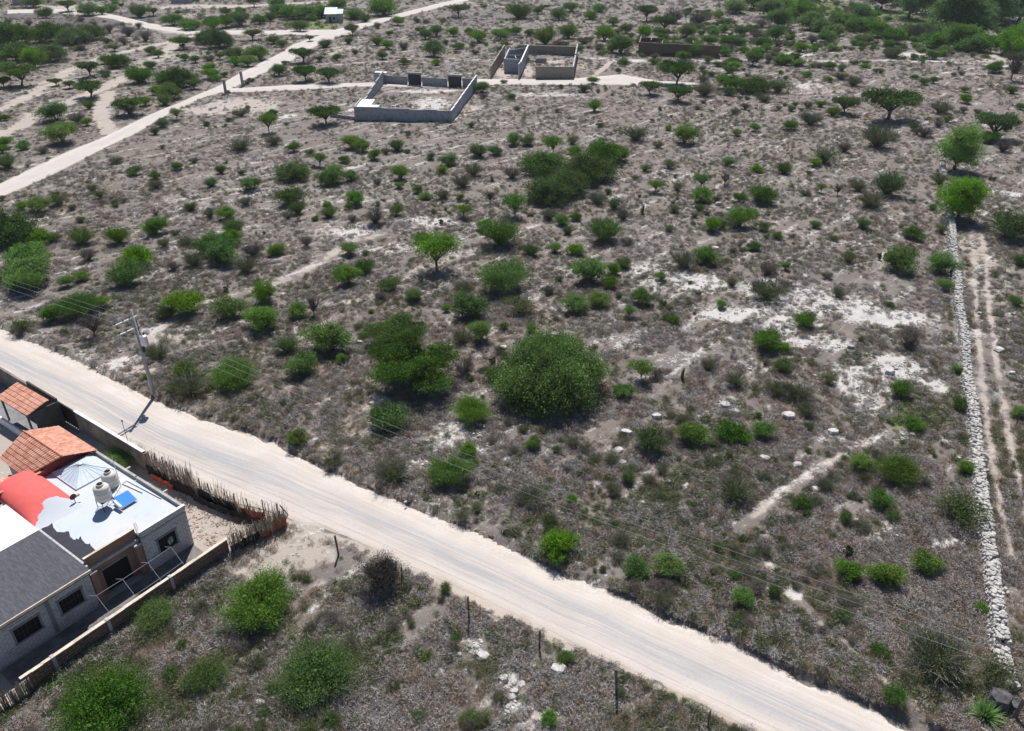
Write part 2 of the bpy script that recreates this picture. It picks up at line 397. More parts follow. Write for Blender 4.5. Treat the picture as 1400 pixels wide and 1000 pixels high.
def patch_field(x, y, lst, paths=None, kind=None):
    out = np.zeros(np.shape(x))
    for (px, py, rx, ry, s) in lst:
        c = at(px, py); sx = mpp(px, py); y1 = at(px, max(py - ry, -20))[1]; y0 = at(px, py + ry)[1]
        rym = max((y1 - y0) / 2, .5); cy = (y1 + y0) / 2; rxm = rx * sx
        m = (np.abs(x - c[0]) < rxm * 1.5) & (np.abs(y - cy) < rym * 1.5)
        if not m.any(): continue
        q = np.sqrt(((x[m] - c[0]) / rxm) ** 2 + ((y[m] - cy) / rym) ** 2)
        out[m] = np.maximum(out[m], s * (1 - sstep(.35, 1.35, q)))
    if paths:
        for pts, w, s, k in paths:
            if k != kind: continue
            pl = G2(pts)
            xs = [p[0] for p in pl]; ys = [p[1] for p in pl]
            m = (x > min(xs) - 8) & (x < max(xs) + 8) & (y > min(ys) - 8) & (y < max(ys) + 8)
            if not m.any(): continue
            d, _ = seg_dist(x[m], y[m], pl)
            out[m] = np.maximum(out[m], s * (1 - sstep(.25, 1.0, d / w)))
    return out
def masks(x, y):
    rock = patch_field(x, y, ROCK, PATHS, 'R')
    soil = patch_field(x, y, SOIL, PATHS, 'S')
    green = patch_field(x, y, GREEN)
    burn = patch_field(x, y, BURN)
    a, b = (x - H_O[0]) * HU[0] + (y - H_O[1]) * HU[1], (x - H_O[0]) * HW[0] + (y - H_O[1]) * HW[1]
    du, sd = seg_dist(x, y, ROAD_UP)
    yard = (a > -2.9) & (a < 60) & (b > -3.5) & (b < 40) & (sd < 0)
    soil = np.where(yard, .95, soil)
    edge = np.exp(-du / 1.0) * (sd > 0) * .45
    dl, _ = seg_dist(x, y, ROAD_LO)
    edge2 = np.exp(-dl / .8) * .8
    soil = np.maximum(soil, np.maximum(edge, edge2))
    df = np.minimum(seg_dist(x, y, FAR_UP)[0], seg_dist(x, y, FAR_LO)[0])
    soil = np.maximum(soil, .5 * np.exp(-df / 1.2))
    return rock, soil, green, burn

def graded(lo, hi, fine_lo, fine_hi, step, grow, cap):
    pts = list(np.arange(fine_lo, fine_hi + 1e-6, step))
    s, p = step, fine_hi
    while p < hi:
        s = min(s * grow, cap if p < 420 else 200); p += s; pts.append(p)
    s, p = step, fine_lo
    left = []
    while p > lo:
        s = min(s * grow, cap if p > -420 else 200); p -= s; left.append(p)
    return np.array(left[::-1] + pts)
gx = graded(-2600, 2600, -46, 52, .34, 1.03, 3.0)
gy = graded(-60, 3500, 26, 92, .34, 1.015, 3.0)
X, Y = np.meshgrid(gx, gy)
xf, yf = X.ravel(), Y.ravel()
Zf = hfun(xf, yf)
me = bpy.data.meshes.new("ground")
nx, ny = len(gx), len(gy)
ii = (np.arange(ny - 1)[:, None] * nx + np.arange(nx - 1)[None, :]).ravel()
F = np.stack([ii, ii + 1, ii + 1 + nx, ii + nx], 1)
me.vertices.add(nx * ny); me.vertices.foreach_set("co", np.stack([xf, yf, Zf], 1).astype(np.float32).ravel())
me.loops.add(len(F) * 4); me.loops.foreach_set("vertex_index", F.astype(np.int32).ravel())
me.polygons.add(len(F)); me.polygons.foreach_set("loop_start", (np.arange(len(F)) * 4).astype(np.int32))
me.polygons.foreach_set("use_smooth", np.ones(len(F), bool))
me.update(calc_edges=True)
rk, so, gr, bu = masks(xf, yf)
ba = me.attributes.new("burn", 'FLOAT', 'POINT'); ba.data.foreach_set("value", bu.astype(np.float32))
ca = me.color_attributes.new("cover", 'FLOAT_COLOR', 'POINT')
ca.data.foreach_set("color", np.stack([rk, so, gr, bu], 1).astype(np.float32).ravel())

def ground_material():
    t = NT("ground"); v = t.coord()
    at_ = t.n("Attribute", attribute_name="cover")
    sp = t.n("SeparateColor"); t.l(at_.outputs["Color"], sp.inputs[0])
    rock, soil, green, burn = sp.outputs[0], sp.outputs[1], sp.outputs[2], t.attr("burn")
    st = t.mapping(v, (1, 1, 1), (0, 0, math.radians(-46)))
    st2 = t.mapping(st, (.11, .75, 1))
    streak = t.noise(st2, 1.0, 4, .6)
    big = t.noise(v, .10, 4); mid = t.noise(v, .55, 4); fine = t.noise(v, 3.2, 4, .65); vfine = t.noise(v, 11, 3, .7)
    grit = t.math('ADD', t.math('MULTIPLY', fine, .55), t.math('MULTIPLY', vfine, .45))
    base = t.mix(t.step(big, .35, .65), (.150, .135, .130), (.156, .131, .113))
    base = t.mix(t.step(mid, .42, .7), base, (.195, .168, .146))
    base = t.mix(t.math('MULTIPLY', t.step(fine, .5, .78), .5), base, (.11, .098, .09))
    base = t.mix(t.math('MULTIPLY', t.step(vfine, .53, .66), .42), base, (.37, .335, .305))
    # bare tan soil
    sm = t.step(t.math('ADD', soil, t.math('MULTIPLY', t.math('SUBTRACT', mid, .5), 1.0)), .38, .62)
    sm = t.math('MULTIPLY', sm, t.math('GREATER_THAN', soil, .05))
    soilc = t.mix(grit, (.31, .265, .228), (.46, .41, .365))
    soilc = t.mix(t.step(vfine, .62, .75), soilc, (.24, .19, .15))
    base = t.mix(t.math('MULTIPLY', sm, .92), base, soilc)
    # limestone outcrop: patchy, with streaks along the terraces
    rn = t.math('ADD', t.math('MULTIPLY', t.math('SUBTRACT', streak, .5), 1.5), t.math('MULTIPLY', t.math('SUBTRACT', fine, .5), 1.6))
    rn = t.math('ADD', rn, t.math('MULTIPLY', t.math('SUBTRACT', mid, .5), .9))
    rm = t.step(t.math('ADD', t.math('MULTIPLY', rock, .95), rn), .30, .72)
    rm = t.math('MULTIPLY', rm, t.math('GREATER_THAN', rock, .03))
    stray = t.step(t.math('ADD', streak, t.math('MULTIPLY', fine, .6)), .85, .98)
    rm = t.math('MAXIMUM', rm, t.math('MULTIPLY', stray, .85))
    vor = t.voronoi(v, 2.6); vc = t.step(vor, .02, .22)
    rockc = t.mix(grit, (.40, .375, .36), (.64, .615, .59))
    rockc = t.mix(t.step(vfine, .55, .66), rockc, (.21, .19, .175))
    rockc = t.mix(t.math('MULTIPLY', t.math('SUBTRACT', 1.0, vc), .5), rockc, (.16, .145, .135))
    base = t.mix(t.math('MULTIPLY', rm, .9), base, rockc)
    gm = t.step(t.math('ADD', green, t.math('MULTIPLY', t.math('SUBTRACT', fine, .5), 1.0)), .25, .65)
    gm = t.math('MULTIPLY', gm, t.math('GREATER_THAN', green, .03))
    base = t.mix(t.math('MULTIPLY', gm, .9), base, t.mix(grit, (.09, .13, .035), (.17, .22, .07)))
    bm = t.step(t.math('ADD', burn, t.math('MULTIPLY', t.math('SUBTRACT', mid, .5), .7)), .25, .75)
    base = t.mix(t.math('MULTIPLY', bm, .8), base, t.mix(grit, (.045, .042, .045), (.13, .12, .12)))
    t.color(base); t.b.inputs["Roughness"].default_value = .95; t.b.inputs["Specular IOR Level"].default_value = .1
    hh = t.math('ADD', t.math('MULTIPLY', grit, .6), t.math('MULTIPLY', rm, .3))
    t.bump(hh, .9, .12)
    return t.m
me.materials.append(ground_material())
new_obj("ground", me, kind="structure")

# ------------------------------------------------------------------ roads: sheets between their two edges
def resample(pts, n):
    P = np.array(pts); d = np.r_[0, np.cumsum(np.hypot(*np.diff(P, axis=0).T))]
    s = np.linspace(0, d[-1], n)
    return np.stack([np.interp(s, d, P[:, 0]), np.interp(s, d, P[:, 1])], 1), d[-1]
def road_sheet(name, up, lo, n, m, z, mat, rough, crown=0.0, relief=0.0):
    A, L = resample(up, n); B, _ = resample(lo, n)
    t = np.linspace(0, 1, m)
    e0 = (vnoise(np.arange(n), np.zeros(n), .33, 8) - .5) * rough + (vnoise(np.arange(n), np.zeros(n), .09, 9) - .5) * rough
    e1 = (vnoise(np.arange(n), np.zeros(n), .33, 18) - .5) * rough + (vnoise(np.arange(n), np.zeros(n), .09, 19) - .5) * rough
    wd = np.hypot(*(A - B).T)
    tt = (t[None, :] * (1 + (e0 - e1)[:, None] / wd[:, None]) + e1[:, None] / wd[:, None])
    Px = B[:, None, 0] + (A - B)[:, None, 0] * tt; Py = B[:, None, 1] + (A - B)[:, None, 1] * tt
    Pz = z + crown * np.sin(math.pi * t)[None, :] + (vnoise(Px, Py, .8, 4) - .5) * relief
    Pz[:, 0] -= .05; Pz[:, -1] -= .05; Pz[:, 1] -= .012; Pz[:, -2] -= .012
    idx = (np.arange(n - 1)[:, None] * m + np.arange(m - 1)[None, :]).ravel()
    F = np.stack([idx, idx + m, idx + m + 1, idx + 1], 1)
    me = bpy.data.meshes.new(name)
    me.from_pydata(np.stack([Px, Py, Pz], 2).reshape(-1, 3).tolist(), [], F[:, ::-1].tolist())
    uv = np.stack([np.repeat(np.linspace(0, L, n)[:, None], m, 1), tt], 2).reshape(-1, 2)
    at_ = me.attributes.new("across", 'FLOAT_VECTOR', 'POINT')
    at_.data.foreach_set("vector", np.concatenate([uv, np.zeros((len(uv), 1))], 1).astype(np.float32).ravel())
    me.polygons.foreach_set("use_smooth", [True] * len(F))
    me.materials.append(mat); me.update()
    return new_obj(name, me, kind="structure")
def road_material(name, base, hi, gravel, amt, width):
    t = NT(name); v = t.coord()
    a = t.n("Attribute", attribute_name="across").outputs["Vector"]
    sep = t.n("SeparateXYZ"); t.l(a, sep.inputs[0]); s, w = sep.outputs[0], sep.outputs[1]
    cmb = t.n("CombineXYZ"); t.l(t.math('MULTIPLY', s, .06), cmb.inputs[0]); t.l(t.math('MULTIPLY', w, width * 1.1), cmb.inputs[1])
    lanes = t.noise(cmb.outputs[0], 1.0, 4, .6)
    cm2 = t.n("CombineXYZ"); t.l(t.math('MULTIPLY', s, .12), cm2.inputs[0]); t.l(t.math('MULTIPLY', w, width * 4.5), cm2.inputs[1])
    ruts = t.noise(cm2.outputs[0], 1.0, 3, .6)
    fine = t.noise(v, 5, 4, .6); vf = t.noise(v, 22, 2, .6); big = t.noise(v, .35, 3)
    c = t.mix(t.step(t.math('ADD', t.math('MULTIPLY', lanes, .6), t.math('MULTIPLY', big, .4)), .35, .65), base, hi)
    band = t.math('SUBTRACT', 1.0, t.step(t.math('ABSOLUTE', t.math('SUBTRACT', w, .46)), .04, .30))
    gm = t.math('MULTIPLY', band, t.step(t.math('ADD', t.math('MULTIPLY', lanes, .55), t.math('MULTIPLY', ruts, .5)), .38, .62))
    gm = t.math('MULTIPLY', gm, t.math('ADD', .55, t.math('MULTIPLY', fine, .7)), clamp=True)
    c = t.mix(t.math('MULTIPLY', gm, amt), c, gravel)
    c = t.mix(t.math('MULTIPLY', t.step(t.math('ADD', ruts, t.math('MULTIPLY', fine, .3)), .55, .95), .4), c, tuple(x * .8 for x in base))
    vg = t.step(t.math('ADD', t.math('ABSOLUTE', t.math('SUBTRACT', w, .5)), t.math('MULTIPLY', t.math('SUBTRACT', big, .5), .5)), .36, .50)
    c = t.mix(t.math('MULTIPLY', vg, t.math('ADD', .25, t.math('MULTIPLY', fine, .7))), c, (.40, .325, .255))
    c = t.mix(t.math('MULTIPLY', t.step(t.math('ADD', vf, t.math('MULTIPLY', fine, .5)), .84, .98), .6), c, (.27, .235, .205))
    edge = t.step(w, .68, .95)
    white = t.math('MULTIPLY', edge, t.step(t.math('ADD', fine, t.math('MULTIPLY', big, .5)), .74, .86))
    c = t.mix(t.math('MULTIPLY', white, .45), c, (.66, .63, .60))
    c = t.mix(.5, c, t.mix(t.math('ADD', t.math('MULTIPLY', vf, .6), t.math('MULTIPLY', fine, .4)), (.62, .62, .62), (1.32, 1.32, 1.32)), 'MULTIPLY')
    t.color(c); t.b.inputs["Roughness"].default_value = .95; t.b.inputs["Specular IOR Level"].default_value = .1
    t.bump(t.math('ADD', t.math('MULTIPLY', ruts, .35), t.math('ADD', fine, t.math('MULTIPLY', vf, .5))), .5, .05)
    return t.m
M_ROAD = road_material("dirt_road", (.49, .435, .39), (.56, .51, .465), (.31, .315, .335), .95, 9.5)
M_FAR = road_material("far_dirt_road", (.46, .42, .39), (.54, .50, .47), (.42, .41, .40), .4, 6.0)
road_sheet("dirt_road", ROAD_UP, ROAD_LO, 520, 34, .02, M_ROAD, 1.0, .10, .05)
road_sheet("far_dirt_road", FAR_UP, FAR_LO, 160, 8, .05, M_FAR, 1.0, .08)
road_sheet("cross_track", CR_UP, CR_LO, 120, 6, .05, M_FAR, 1.5, .05)
road_sheet("access_track", ACC_UP, ACC_LO, 160, 8, .03, M_FAR, .8, .05)

def road_bank():
    """The eroded earth step between the road and the higher field."""
    A, L = resample(ROAD_UP, 900); n = len(A)
    T = np.gradient(A, axis=0); T /= np.hypot(*T.T)[:, None]; N = np.stack([-T[:, 1], T[:, 0]], 1)   # towards the field
    i = np.arange(n)
    prof = [(-.40, 0.0), (-.15, .03), (-.04, .12), (.06, .23), (.25, .27), (.7, .25)]
    rows = []
    for k, (o, zz) in enumerate(prof):
        wob = (vnoise(i, i * 0 + k * 3, .5, 31) - .5) * .35 + (vnoise(i, i * 0, .12, 32) - .5) * .7 + (vnoise(i, i * 0, .04, 35) - .5) * .9
        hh = .75 + .5 * vnoise(i, i * 0 + 7, .06, 33)
        p = A + N * (o + wob * (.6 if k else .8))[:, None]
        z = zz * hh + (vnoise(i, i * 0 + k * 5, .7, 34) - .5) * .10
        if k == 0: z = z * 0 - .05
        if k == len(prof) - 1: z = hfun(p[:, 0], p[:, 1]) - .06
        rows.append(np.concatenate([p, z[:, None]], 1))
    V = np.stack(rows, 1).reshape(-1, 3); m = len(prof)
    F = [(a * m + b, (a + 1) * m + b, (a + 1) * m + b + 1, a * m + b + 1) for a in range(n - 1) for b in range(m - 1)]
    me = bpy.data.meshes.new("road_bank"); me.from_pydata(V.tolist(), [], F); me.update()
    me.materials.append(mat_plain("bank_earth", (.20, .165, .13), .5, 1.6, .95, (.34, .285, .235), .6))
    me.polygons.foreach_set("use_smooth", [True] * len(F)); new_obj("road_bank", me, kind="structure")
road_bank()
# ------------------------------------------------------------------ materials for buildings
M_BLOCK_Y = mat_brick("grey_block_y", 1, .40, .20, (.33, .33, .34), (.42, .42, .435), (.60, .60, .62), .022, (.20, .19, .18))
M_BLOCK_X = mat_brick("grey_block_x", 0, .40, .20, (.33, .33, .34), (.42, .42, .435), (.60, .60, .62), .022, (.20, .19, .18))
M_BRICK_Y = mat_brick("red_brick_y", 1, .26, .085, (.25, .105, .06), (.33, .16, .10), (.30, .27, .24), .010, (.15, .08, .06), .2)
M_BRICK_X = mat_brick("red_brick_x", 0, .26, .085, (.25, .105, .06), (.33, .16, .10), (.30, .27, .24), .010, (.15, .08, .06), .2)
M_YARD_BRICK = mat_brick("yard_brick", 1, .50, .235, (.125, .07, .05), (.27, .115, .062), (.26, .225, .19), .022, (.09, .08, .075), .35, -.35)
M_CONC = mat_plain("concrete", (.36, .355, .345), .22, 1.2, .9, bump=.2)
M_CONC_D = mat_plain("dark_concrete", (.20, .20, .205), .25, 1.5, .9)
M_COPING = mat_plain("mortar_coping", (.58, .49, .40), .25, 2.0, .9, bump=.3)
M_WALLSHADE = mat_plain("shade_darkened_render", (.17, .145, .125), .3, .8, .95, (.25, .225, .20))  # brown render, its colour darkened to carry the shade on the yard face
M_WHITE = mat_plain("white_paint", (.66, .665, .68), .05, 1.0, .7)
M_ROOFPALE = None
M_DARK = mat_plain("dark_interior", (.012, .012, .014), .2, 1.0, .9)
M_STEEL = mat_plain("dark_steel", (.05, .05, .055), .3, 6.0, .5, metal=.4)
M_RUST = mat_plain("rusty_steel", (.17, .10, .07), .4, 8.0, .7)
M_WOOD = mat_plain("grey_wood", (.13, .115, .10), .4, 5.0, .9, (.21, .18, .15))
M_REDWALL = mat_plain("dark_red_paint", (.21, .055, .05), .25, 1.2, .85)
M_TILE = None
def roof_paint():
    t = NT("pale_roof_paint"); v = t.coord()
    n = t.noise(v, .35, 5, .6); n2 = t.noise(v, 1.4, 5, .6); n3 = t.noise(v, 9, 3)
    c = t.mix(t.step(n, .38, .62), (.45, .50, .57), (.52, .52, .535))
    c = t.mix(t.math('MULTIPLY', t.step(n2, .5, .75), .5), c, (.40, .395, .40))
    c = t.mix(t.math('MULTIPLY', t.step(t.noise(t.mapping(v, (.35, 1.6, 1)), 1.1, 6, .7), .55, .72), .45), c, (.34, .335, .345))
    c = t.mix(t.math('MULTIPLY', t.step(t.math('ADD', n3, t.math('MULTIPLY', n2, .4)), .8, .95), .4), c, (.38, .37, .36))
    t.color(c); t.b.inputs["Roughness"].default_value = .7
    return t.m
def bitumen():
    t = NT("bitumen_roof"); v = t.coord()
    n = t.noise(v, 1.0, 5, .65); n2 = t.noise(t.mapping(v, (1, 5, 1), (0, 0, .5)), 2.2, 4, .65); n3 = t.noise(v, 18, 2)
    c = t.mix(t.step(n2, .35, .7), (.058, .058, .072), (.10, .10, .115))
    c = t.mix(t.math('MULTIPLY', t.step(n, .5, .75), .5), c, (.13, .13, .142))
    c = t.mix(t.math('MULTIPLY', t.step(t.noise(v, 3.5, 5, .8), .66, .74), .5), c, (.26, .255, .25))
    t.color(c); t.b.inputs["Roughness"].default_value = .9; t.bump(n3, .3, .02)
    return t.m
def vault_paint():
    t = NT("vault_paint"); v = t.coord()
    sep = t.n("SeparateXYZ"); t.l(v, sep.inputs[0])
    n = t.noise(v, .9, 3); n2 = t.noise(v, 2.0, 4)
    # red coat ends in a ragged line; the pale coat covers the foot
    e = t.math('ADD', sep.outputs[0], t.math('MULTIPLY', t.math('SUBTRACT', n, .5), 1.6))
    e = t.math('ADD', e, t.math('MULTIPLY', t.math('POWER', t.math('ABSOLUTE', t.math('SUBTRACT', sep.outputs[1], 5.3)), 2.0), .5))
    f = t.step(e, 7.95, 8.02)
    red = t.mix(n2, (.60, .085, .075), (.66, .135, .125))
    pale = t.mix(n2, (.40, .45, .52), (.47, .47, .485))
    t.color(t.mix(f, pale, red)); t.b.inputs["Roughness"].default_value = .75
    return t.m
def tile_mat():
    t = NT("clay_tile"); v = t.coord()
    tint = t.attr("tint"); n = t.noise(v, 3, 4); n2 = t.noise(v, 14, 3)
    c = t.mix(tint, (.50, .205, .13), (.66, .36, .265))
    c = t.mix(t.math('MULTIPLY', t.step(n2, .52, .75), .35), c, (.70, .50, .42))
    c = t.mix(t.math('MULTIPLY', t.step(n, .6, .8), .35), c, (.26, .10, .07))
    t.color(c); t.b.inputs["Roughness"].default_value = .85
    return t.m
M_ROOFPALE, M_BIT, M_VAULT, M_TILE = roof_paint(), bitumen(), vault_paint(), tile_mat()
M_BITPATCH = mat_plain("raw_bitumen", (.035, .036, .048), .2, 1.5, .85)
M_TANK = mat_plain("tank_plastic", (.60, .565, .51), .06, 1.0, .5)
M_GLASSPALE = mat_plain("polycarbonate", (.46, .56, .66), .08, 1.0, .6, (.56, .64, .72))
M_BLUE = mat_plain("blue_panel", (.055, .23, .66), .08, 2.0, .9)
M_PALEMETAL = mat_plain("pale_metal", (.62, .64, .66), .1, 2.0, .4, metal=.3)

# ------------------------------------------------------------------ the block house
house = empty("block_house", (H_O[0], H_O[1], 0), H_ANG, label="unfinished grey block house with pale flat roof and a red vault, beside the dirt road", cat="house")
def part(name, mat, fn, parent=house, smooth=False, **k):
    b = MB(); fn(b); return b.build(name, mat, parent, smooth, **k)
def bx(*a): return lambda m: m.box(*a)
# facade, grey section: wall built round its window opening (y 1.1..2.4, z 1.0..2.15)
def fac1(m):
    m.box(0, .15, .15, 1.1, 0, 3.3); m.box(0, .15, 2.4, 3.42, 0, 3.3); m.box(0, .15, 1.1, 2.4, 0, 1.0); m.box(0, .15, 1.1, 2.4, 2.15, 3.3)
part("wall", M_BLOCK_Y, fac1, label="grey block facade with one window")
part("wall", M_BLOCK_X, bx(0, 11.4, 0, .149, 0, 3.3))
part("parapet", M_CONC, lambda m: (m.box(-.03, 5.6, -.03, .15, 3.3, 3.56), m.box(5.72, 11.43, -.03, .15, 3.3, 3.56)), label="pale roadside parapet with a drain gap")
part("parapet", M_BLOCK_Y, lambda m: m.box(-.03, .15, .151, 3.42, 3.3, 3.56))
part("parapet_cap", M_WHITE, lambda m: m.box(-.06, .17, -.06, 3.44, 3.561, 3.60))
part("ledge", M_CONC, lambda m: m.box(-.05, -.001, -.02, 3.42, 2.95, 3.08))
part("drain_spout", M_CONC, lambda m: (m.box(2.6, 2.75, -.45, -.031, 3.32, 3.42)))
part("drain_spout", M_CONC, lambda m: (m.box(7.2, 7.35, -.45, -.031, 3.32, 3.42)))
def window(y0, y1, z0, z1, x=0.0, paper=False, bars=True):
    w = part("window", M_CONC_D, lambda m: (m.box(x - .03, x + .06, y0 - .16, y1 + .16, z1, z1 + .16), m.box(x - .05, x + .06, y0 - .16, y1 + .16, z0 - .12, z0),
                                            m.box(x - .02, x + .06, y0 - .13, y0, z0, z1), m.box(x - .02, x + .06, y1, y1 + .13, z0, z1)), label="dark window opening with concrete lintel and sill")
    part("pane", M_DARK, lambda m: m.box(x + .10, x + .12, y0, y1, z0, z1), w)
    if bars:
        def b(m):
            n = 6
            for i in range(n + 1):
                yy = y0 + (y1 - y0) * i / n; m.box(x + .05, x + .075, yy - .015, yy + .015, z0, z1)
            for zz in (z0 + .02, (z0 + z1) / 2, z1 - .02): m.box(x + .051, x + .074, y0, y1, zz - .015, zz + .015)
        part("window_bars", M_STEEL, b, w)
    if paper:
        part("paper_sheet", mat_plain("green_print_paper", (.62, .66, .55), .3, 7.0, .8, (.35, .50, .30)), lambda m: m.poly([(x + .09, 1.62, 1.05), (x + .09, 1.30, 1.25), (x + .09, 1.35, 1.68), (x + .09, 1.55, 1.72), (x + .09, 1.75, 1.5)]), w)
window(1.1, 2.4, 1.0, 2.15, paper=True)
# recessed brick entrance bay
def bay(m):
    m.box(.55, .70, 3.42, 4.35, 0, 2.72); m.box(.55, .70, 6.15, 7.0, 0, 2.72); m.box(.55, .70, 4.35, 6.15, 2.05, 2.72)
part("wall", M_BRICK_Y, bay, label="recessed red brick wall round a wide dark doorway")
part("doorway", M_DARK, bx(.72, .74, 4.3, 6.2, 0, 2.1))
part("lintel", M_CONC_D, bx(.52, .56, 4.15, 6.4, 2.02, 2.2))
part("brick_pier", M_BRICK_Y, bx(.10, .549, 3.46, 3.9, 0, 2.55)); part("brick_pier", M_BRICK_Y, bx(.10, .549, 6.62, 7.02, 0, 2.55))
part("pier_cap", M_CONC, bx(.05, .56, 3.43, 3.95, 2.551, 2.68)); part("pier_cap", M_CONC, bx(.05, .56, 6.58, 7.06, 2.551, 2.68))
part("beam", M_CONC, bx(.30, .72, 3.424, 7.1, 2.721, 2.92))
part("parapet", M_BRICK_Y, bx(.52, .66, 3.45, 6.95, 2.921, 3.66), label="raised red brick parapet over the entrance")
part("parapet_cap", M_COPING, bx(.50, .68, 3.43, 6.97, 3.661, 3.69))
def rebar(m):
    for y in (3.30, 3.38, 3.44): m.tube([(.3, y, 3.3), (.3 + R.uniform(-.04, .04), y + R.uniform(-.03, .03), 4.25)], .012, 4)
part("rebar", M_RUST, rebar)
# lower-left wing under the dark bitumen roof
def fac2(m):
    for (y0, y1, z0, z1) in ((7.1, 7.85, 0, 3.05), (9.25, 10.55, 0, 3.05), (12.05, 16, 0, 3.05), (7.85, 9.25, 0, 1.05), (7.85, 9.25, 2.1, 3.05), (10.55, 12.05, 0, 1.05), (10.55, 12.05, 2.1, 3.05)):
        m.box(.15, .30, y0, y1, z0, z1)
part("wall", M_BLOCK_Y, fac2, label="grey block wing with two barred windows")
window(7.85, 9.25, 1.05, 2.1, .15); window(10.55, 12.05, 1.05, 2.1, .15)
part("pilaster", M_CONC_D, bx(.13, .151, 9.75, 10.0, 0, 3.04))
part("wall", M_BLOCK_X, bx(.30, 10.4, 16.0, 16.15, 0, 3.1))
part("roof_slab", M_BIT, lambda m: m.box(-.36, 5.95, 7.1, 16.3, 3.1, 3.40), label="dark grey bitumen coated flat roof")
part("roof_edge", M_COPING, lambda m: m.box(-.43, -.361, 7.08, 16.3, 3.22, 3.425))
for y in np.arange(7.4, 15.5, .72): part("joist_end", M_CONC_D, lambda m: m.box(-.25, .149, y, y + .09, 3.0, 3.09))
part("roof_slab", M_WHITE, lambda m: m.box(5.951, 10.45, 7.06, 16.3, 3.05, 3.385), label="bright white painted flat roof")
part("wall", M_BLOCK_X, bx(.15, 6.0, 6.96, 7.09, 2.95, 3.32))
# main roof
part("roof_slab", M_ROOFPALE, lambda m: (m.box(.151, 11.4, .151, 3.42, 3.08, 3.30), m.box(.67, 11.4, 3.421, 6.95, 3.08, 3.30), m.box(11.401, 12.4, 3.9, 7.05, 3.08, 3.30), m.box(6.01, 11.4, 6.951, 7.055, 3.08, 3.30)), label="pale blue-white painted flat roof")
part("wall", M_BLOCK_Y, bx(11.2, 11.39, .15, 7.0, 0, 3.07))
bp = [(52, 726), (57, 722.5), (66, 719.5), (71.5, 715), (73, 721.5), (78, 727.5), (88, 728), (91, 726.6), (94.5, 727), (96, 734), (100, 737.5), (103, 738.5), (104, 736), (107, 738), (110, 733), (112, 738), (117, 743.5), (121, 744.2), (123, 743), (124, 746), (131, 753), (116, 764.5)]
pts = [hl(a, b, 3.3) for a, b in bp]
pts = [(max(x, .69), min(y, 6.9)) for x, y in pts] + [(.69, 6.93), (5.9, 6.93)]
part("roof_patch", M_BITPATCH, lambda m: m.poly([(x, y, 3.304) for x, y in pts]), label="black unpainted bitumen patch with ragged edge")
def vault(m):
    nx_, ny_ = 34, 26; x0, x1, y0, y1 = 6.0, 12.38, 3.95, 7.03
    def zz(x, y):
        b = (y - (y0 + y1) / 2) / ((y1 - y0) / 2)
        return 3.303 + .72 * float(sstep(0, 1, (x - x0) / 3.6)) * math.sqrt(max(0, 1 - b * b)) + (.0 if abs(b) < .999 else 0)
    P = [[(x0 + (x1 - x0) * i / nx_, y0 + (y1 - y0) * (.5 - .5 * math.cos(math.pi * j / ny_))) for j in range(ny_ + 1)] for i in range(nx_ + 1)]
    base = len(m.v)
    for row in P:
        for (x, y) in row: m.v.append((x, y, zz(x, y)))
    for i in range(nx_):
        for j in range(ny_):
            a = base + i * (ny_ + 1) + j
            m.f.append((a, a + ny_ + 1, a + ny_ + 2, a + 1)); m.m.append(0)
    m.poly([(x1, y, zz(x1, y)) for (_, y) in P[-1]])
part("roof_vault", M_VAULT, vault, smooth=True, label="red painted brick vault bulging from the flat roof")
def kerb(m):
    m.box(8.0, 11.35, .42, 3.35, 3.301, 3.42)
sk = part("skylight", M_PALEMETAL, kerb, label="pale polycarbonate pyramid skylight")
def pyr(m):
    a = (8.04, .46, 3.421); b = (11.31, .46, 3.421); c = (11.31, 3.31, 3.421); d = (8.04, 3.31, 3.421); t = (9.6, 1.95, 4.12)
    for p, q in ((a, b), (b, c), (c, d), (d, a)): m.poly([p, q, t])
part("pane", M_GLASSPALE, pyr, sk)
def ribs(m):
    t = Vector((9.6, 1.95, 4.13)); cs = [Vector(p) for p in ((8.04, .46, 3.43), (11.31, .46, 3.43), (11.31, 3.31, 3.43), (8.04, 3.31, 3.43))]
    for i in range(4):
        for k in range(6):
            e = cs[i].lerp(cs[(i + 1) % 4], k / 6)
            m.tube([e, t], .018 if k == 0 else .011, 4)
    m.lathe([(.16, 0), (.14, .05), (.03, .10)], 8, (9.6, 1.95, 4.11))
part("skylight_rib", M_PALEMETAL, ribs, sk)
part("roof_pipe", M_WHITE, lambda m: (m.tube([(6.0, 1.0, 3.36), (3.9, .75, 3.36)], .04, 6), m.tube([(6.0, 1.0, 3.36), (6.0, .6, 3.36), (2.2, .35, 3.36)], .035, 6)))
part("brick_scrap", M_COPING, bx(7.35, 7.7, 3.45, 3.75, 3.301, 3.42))

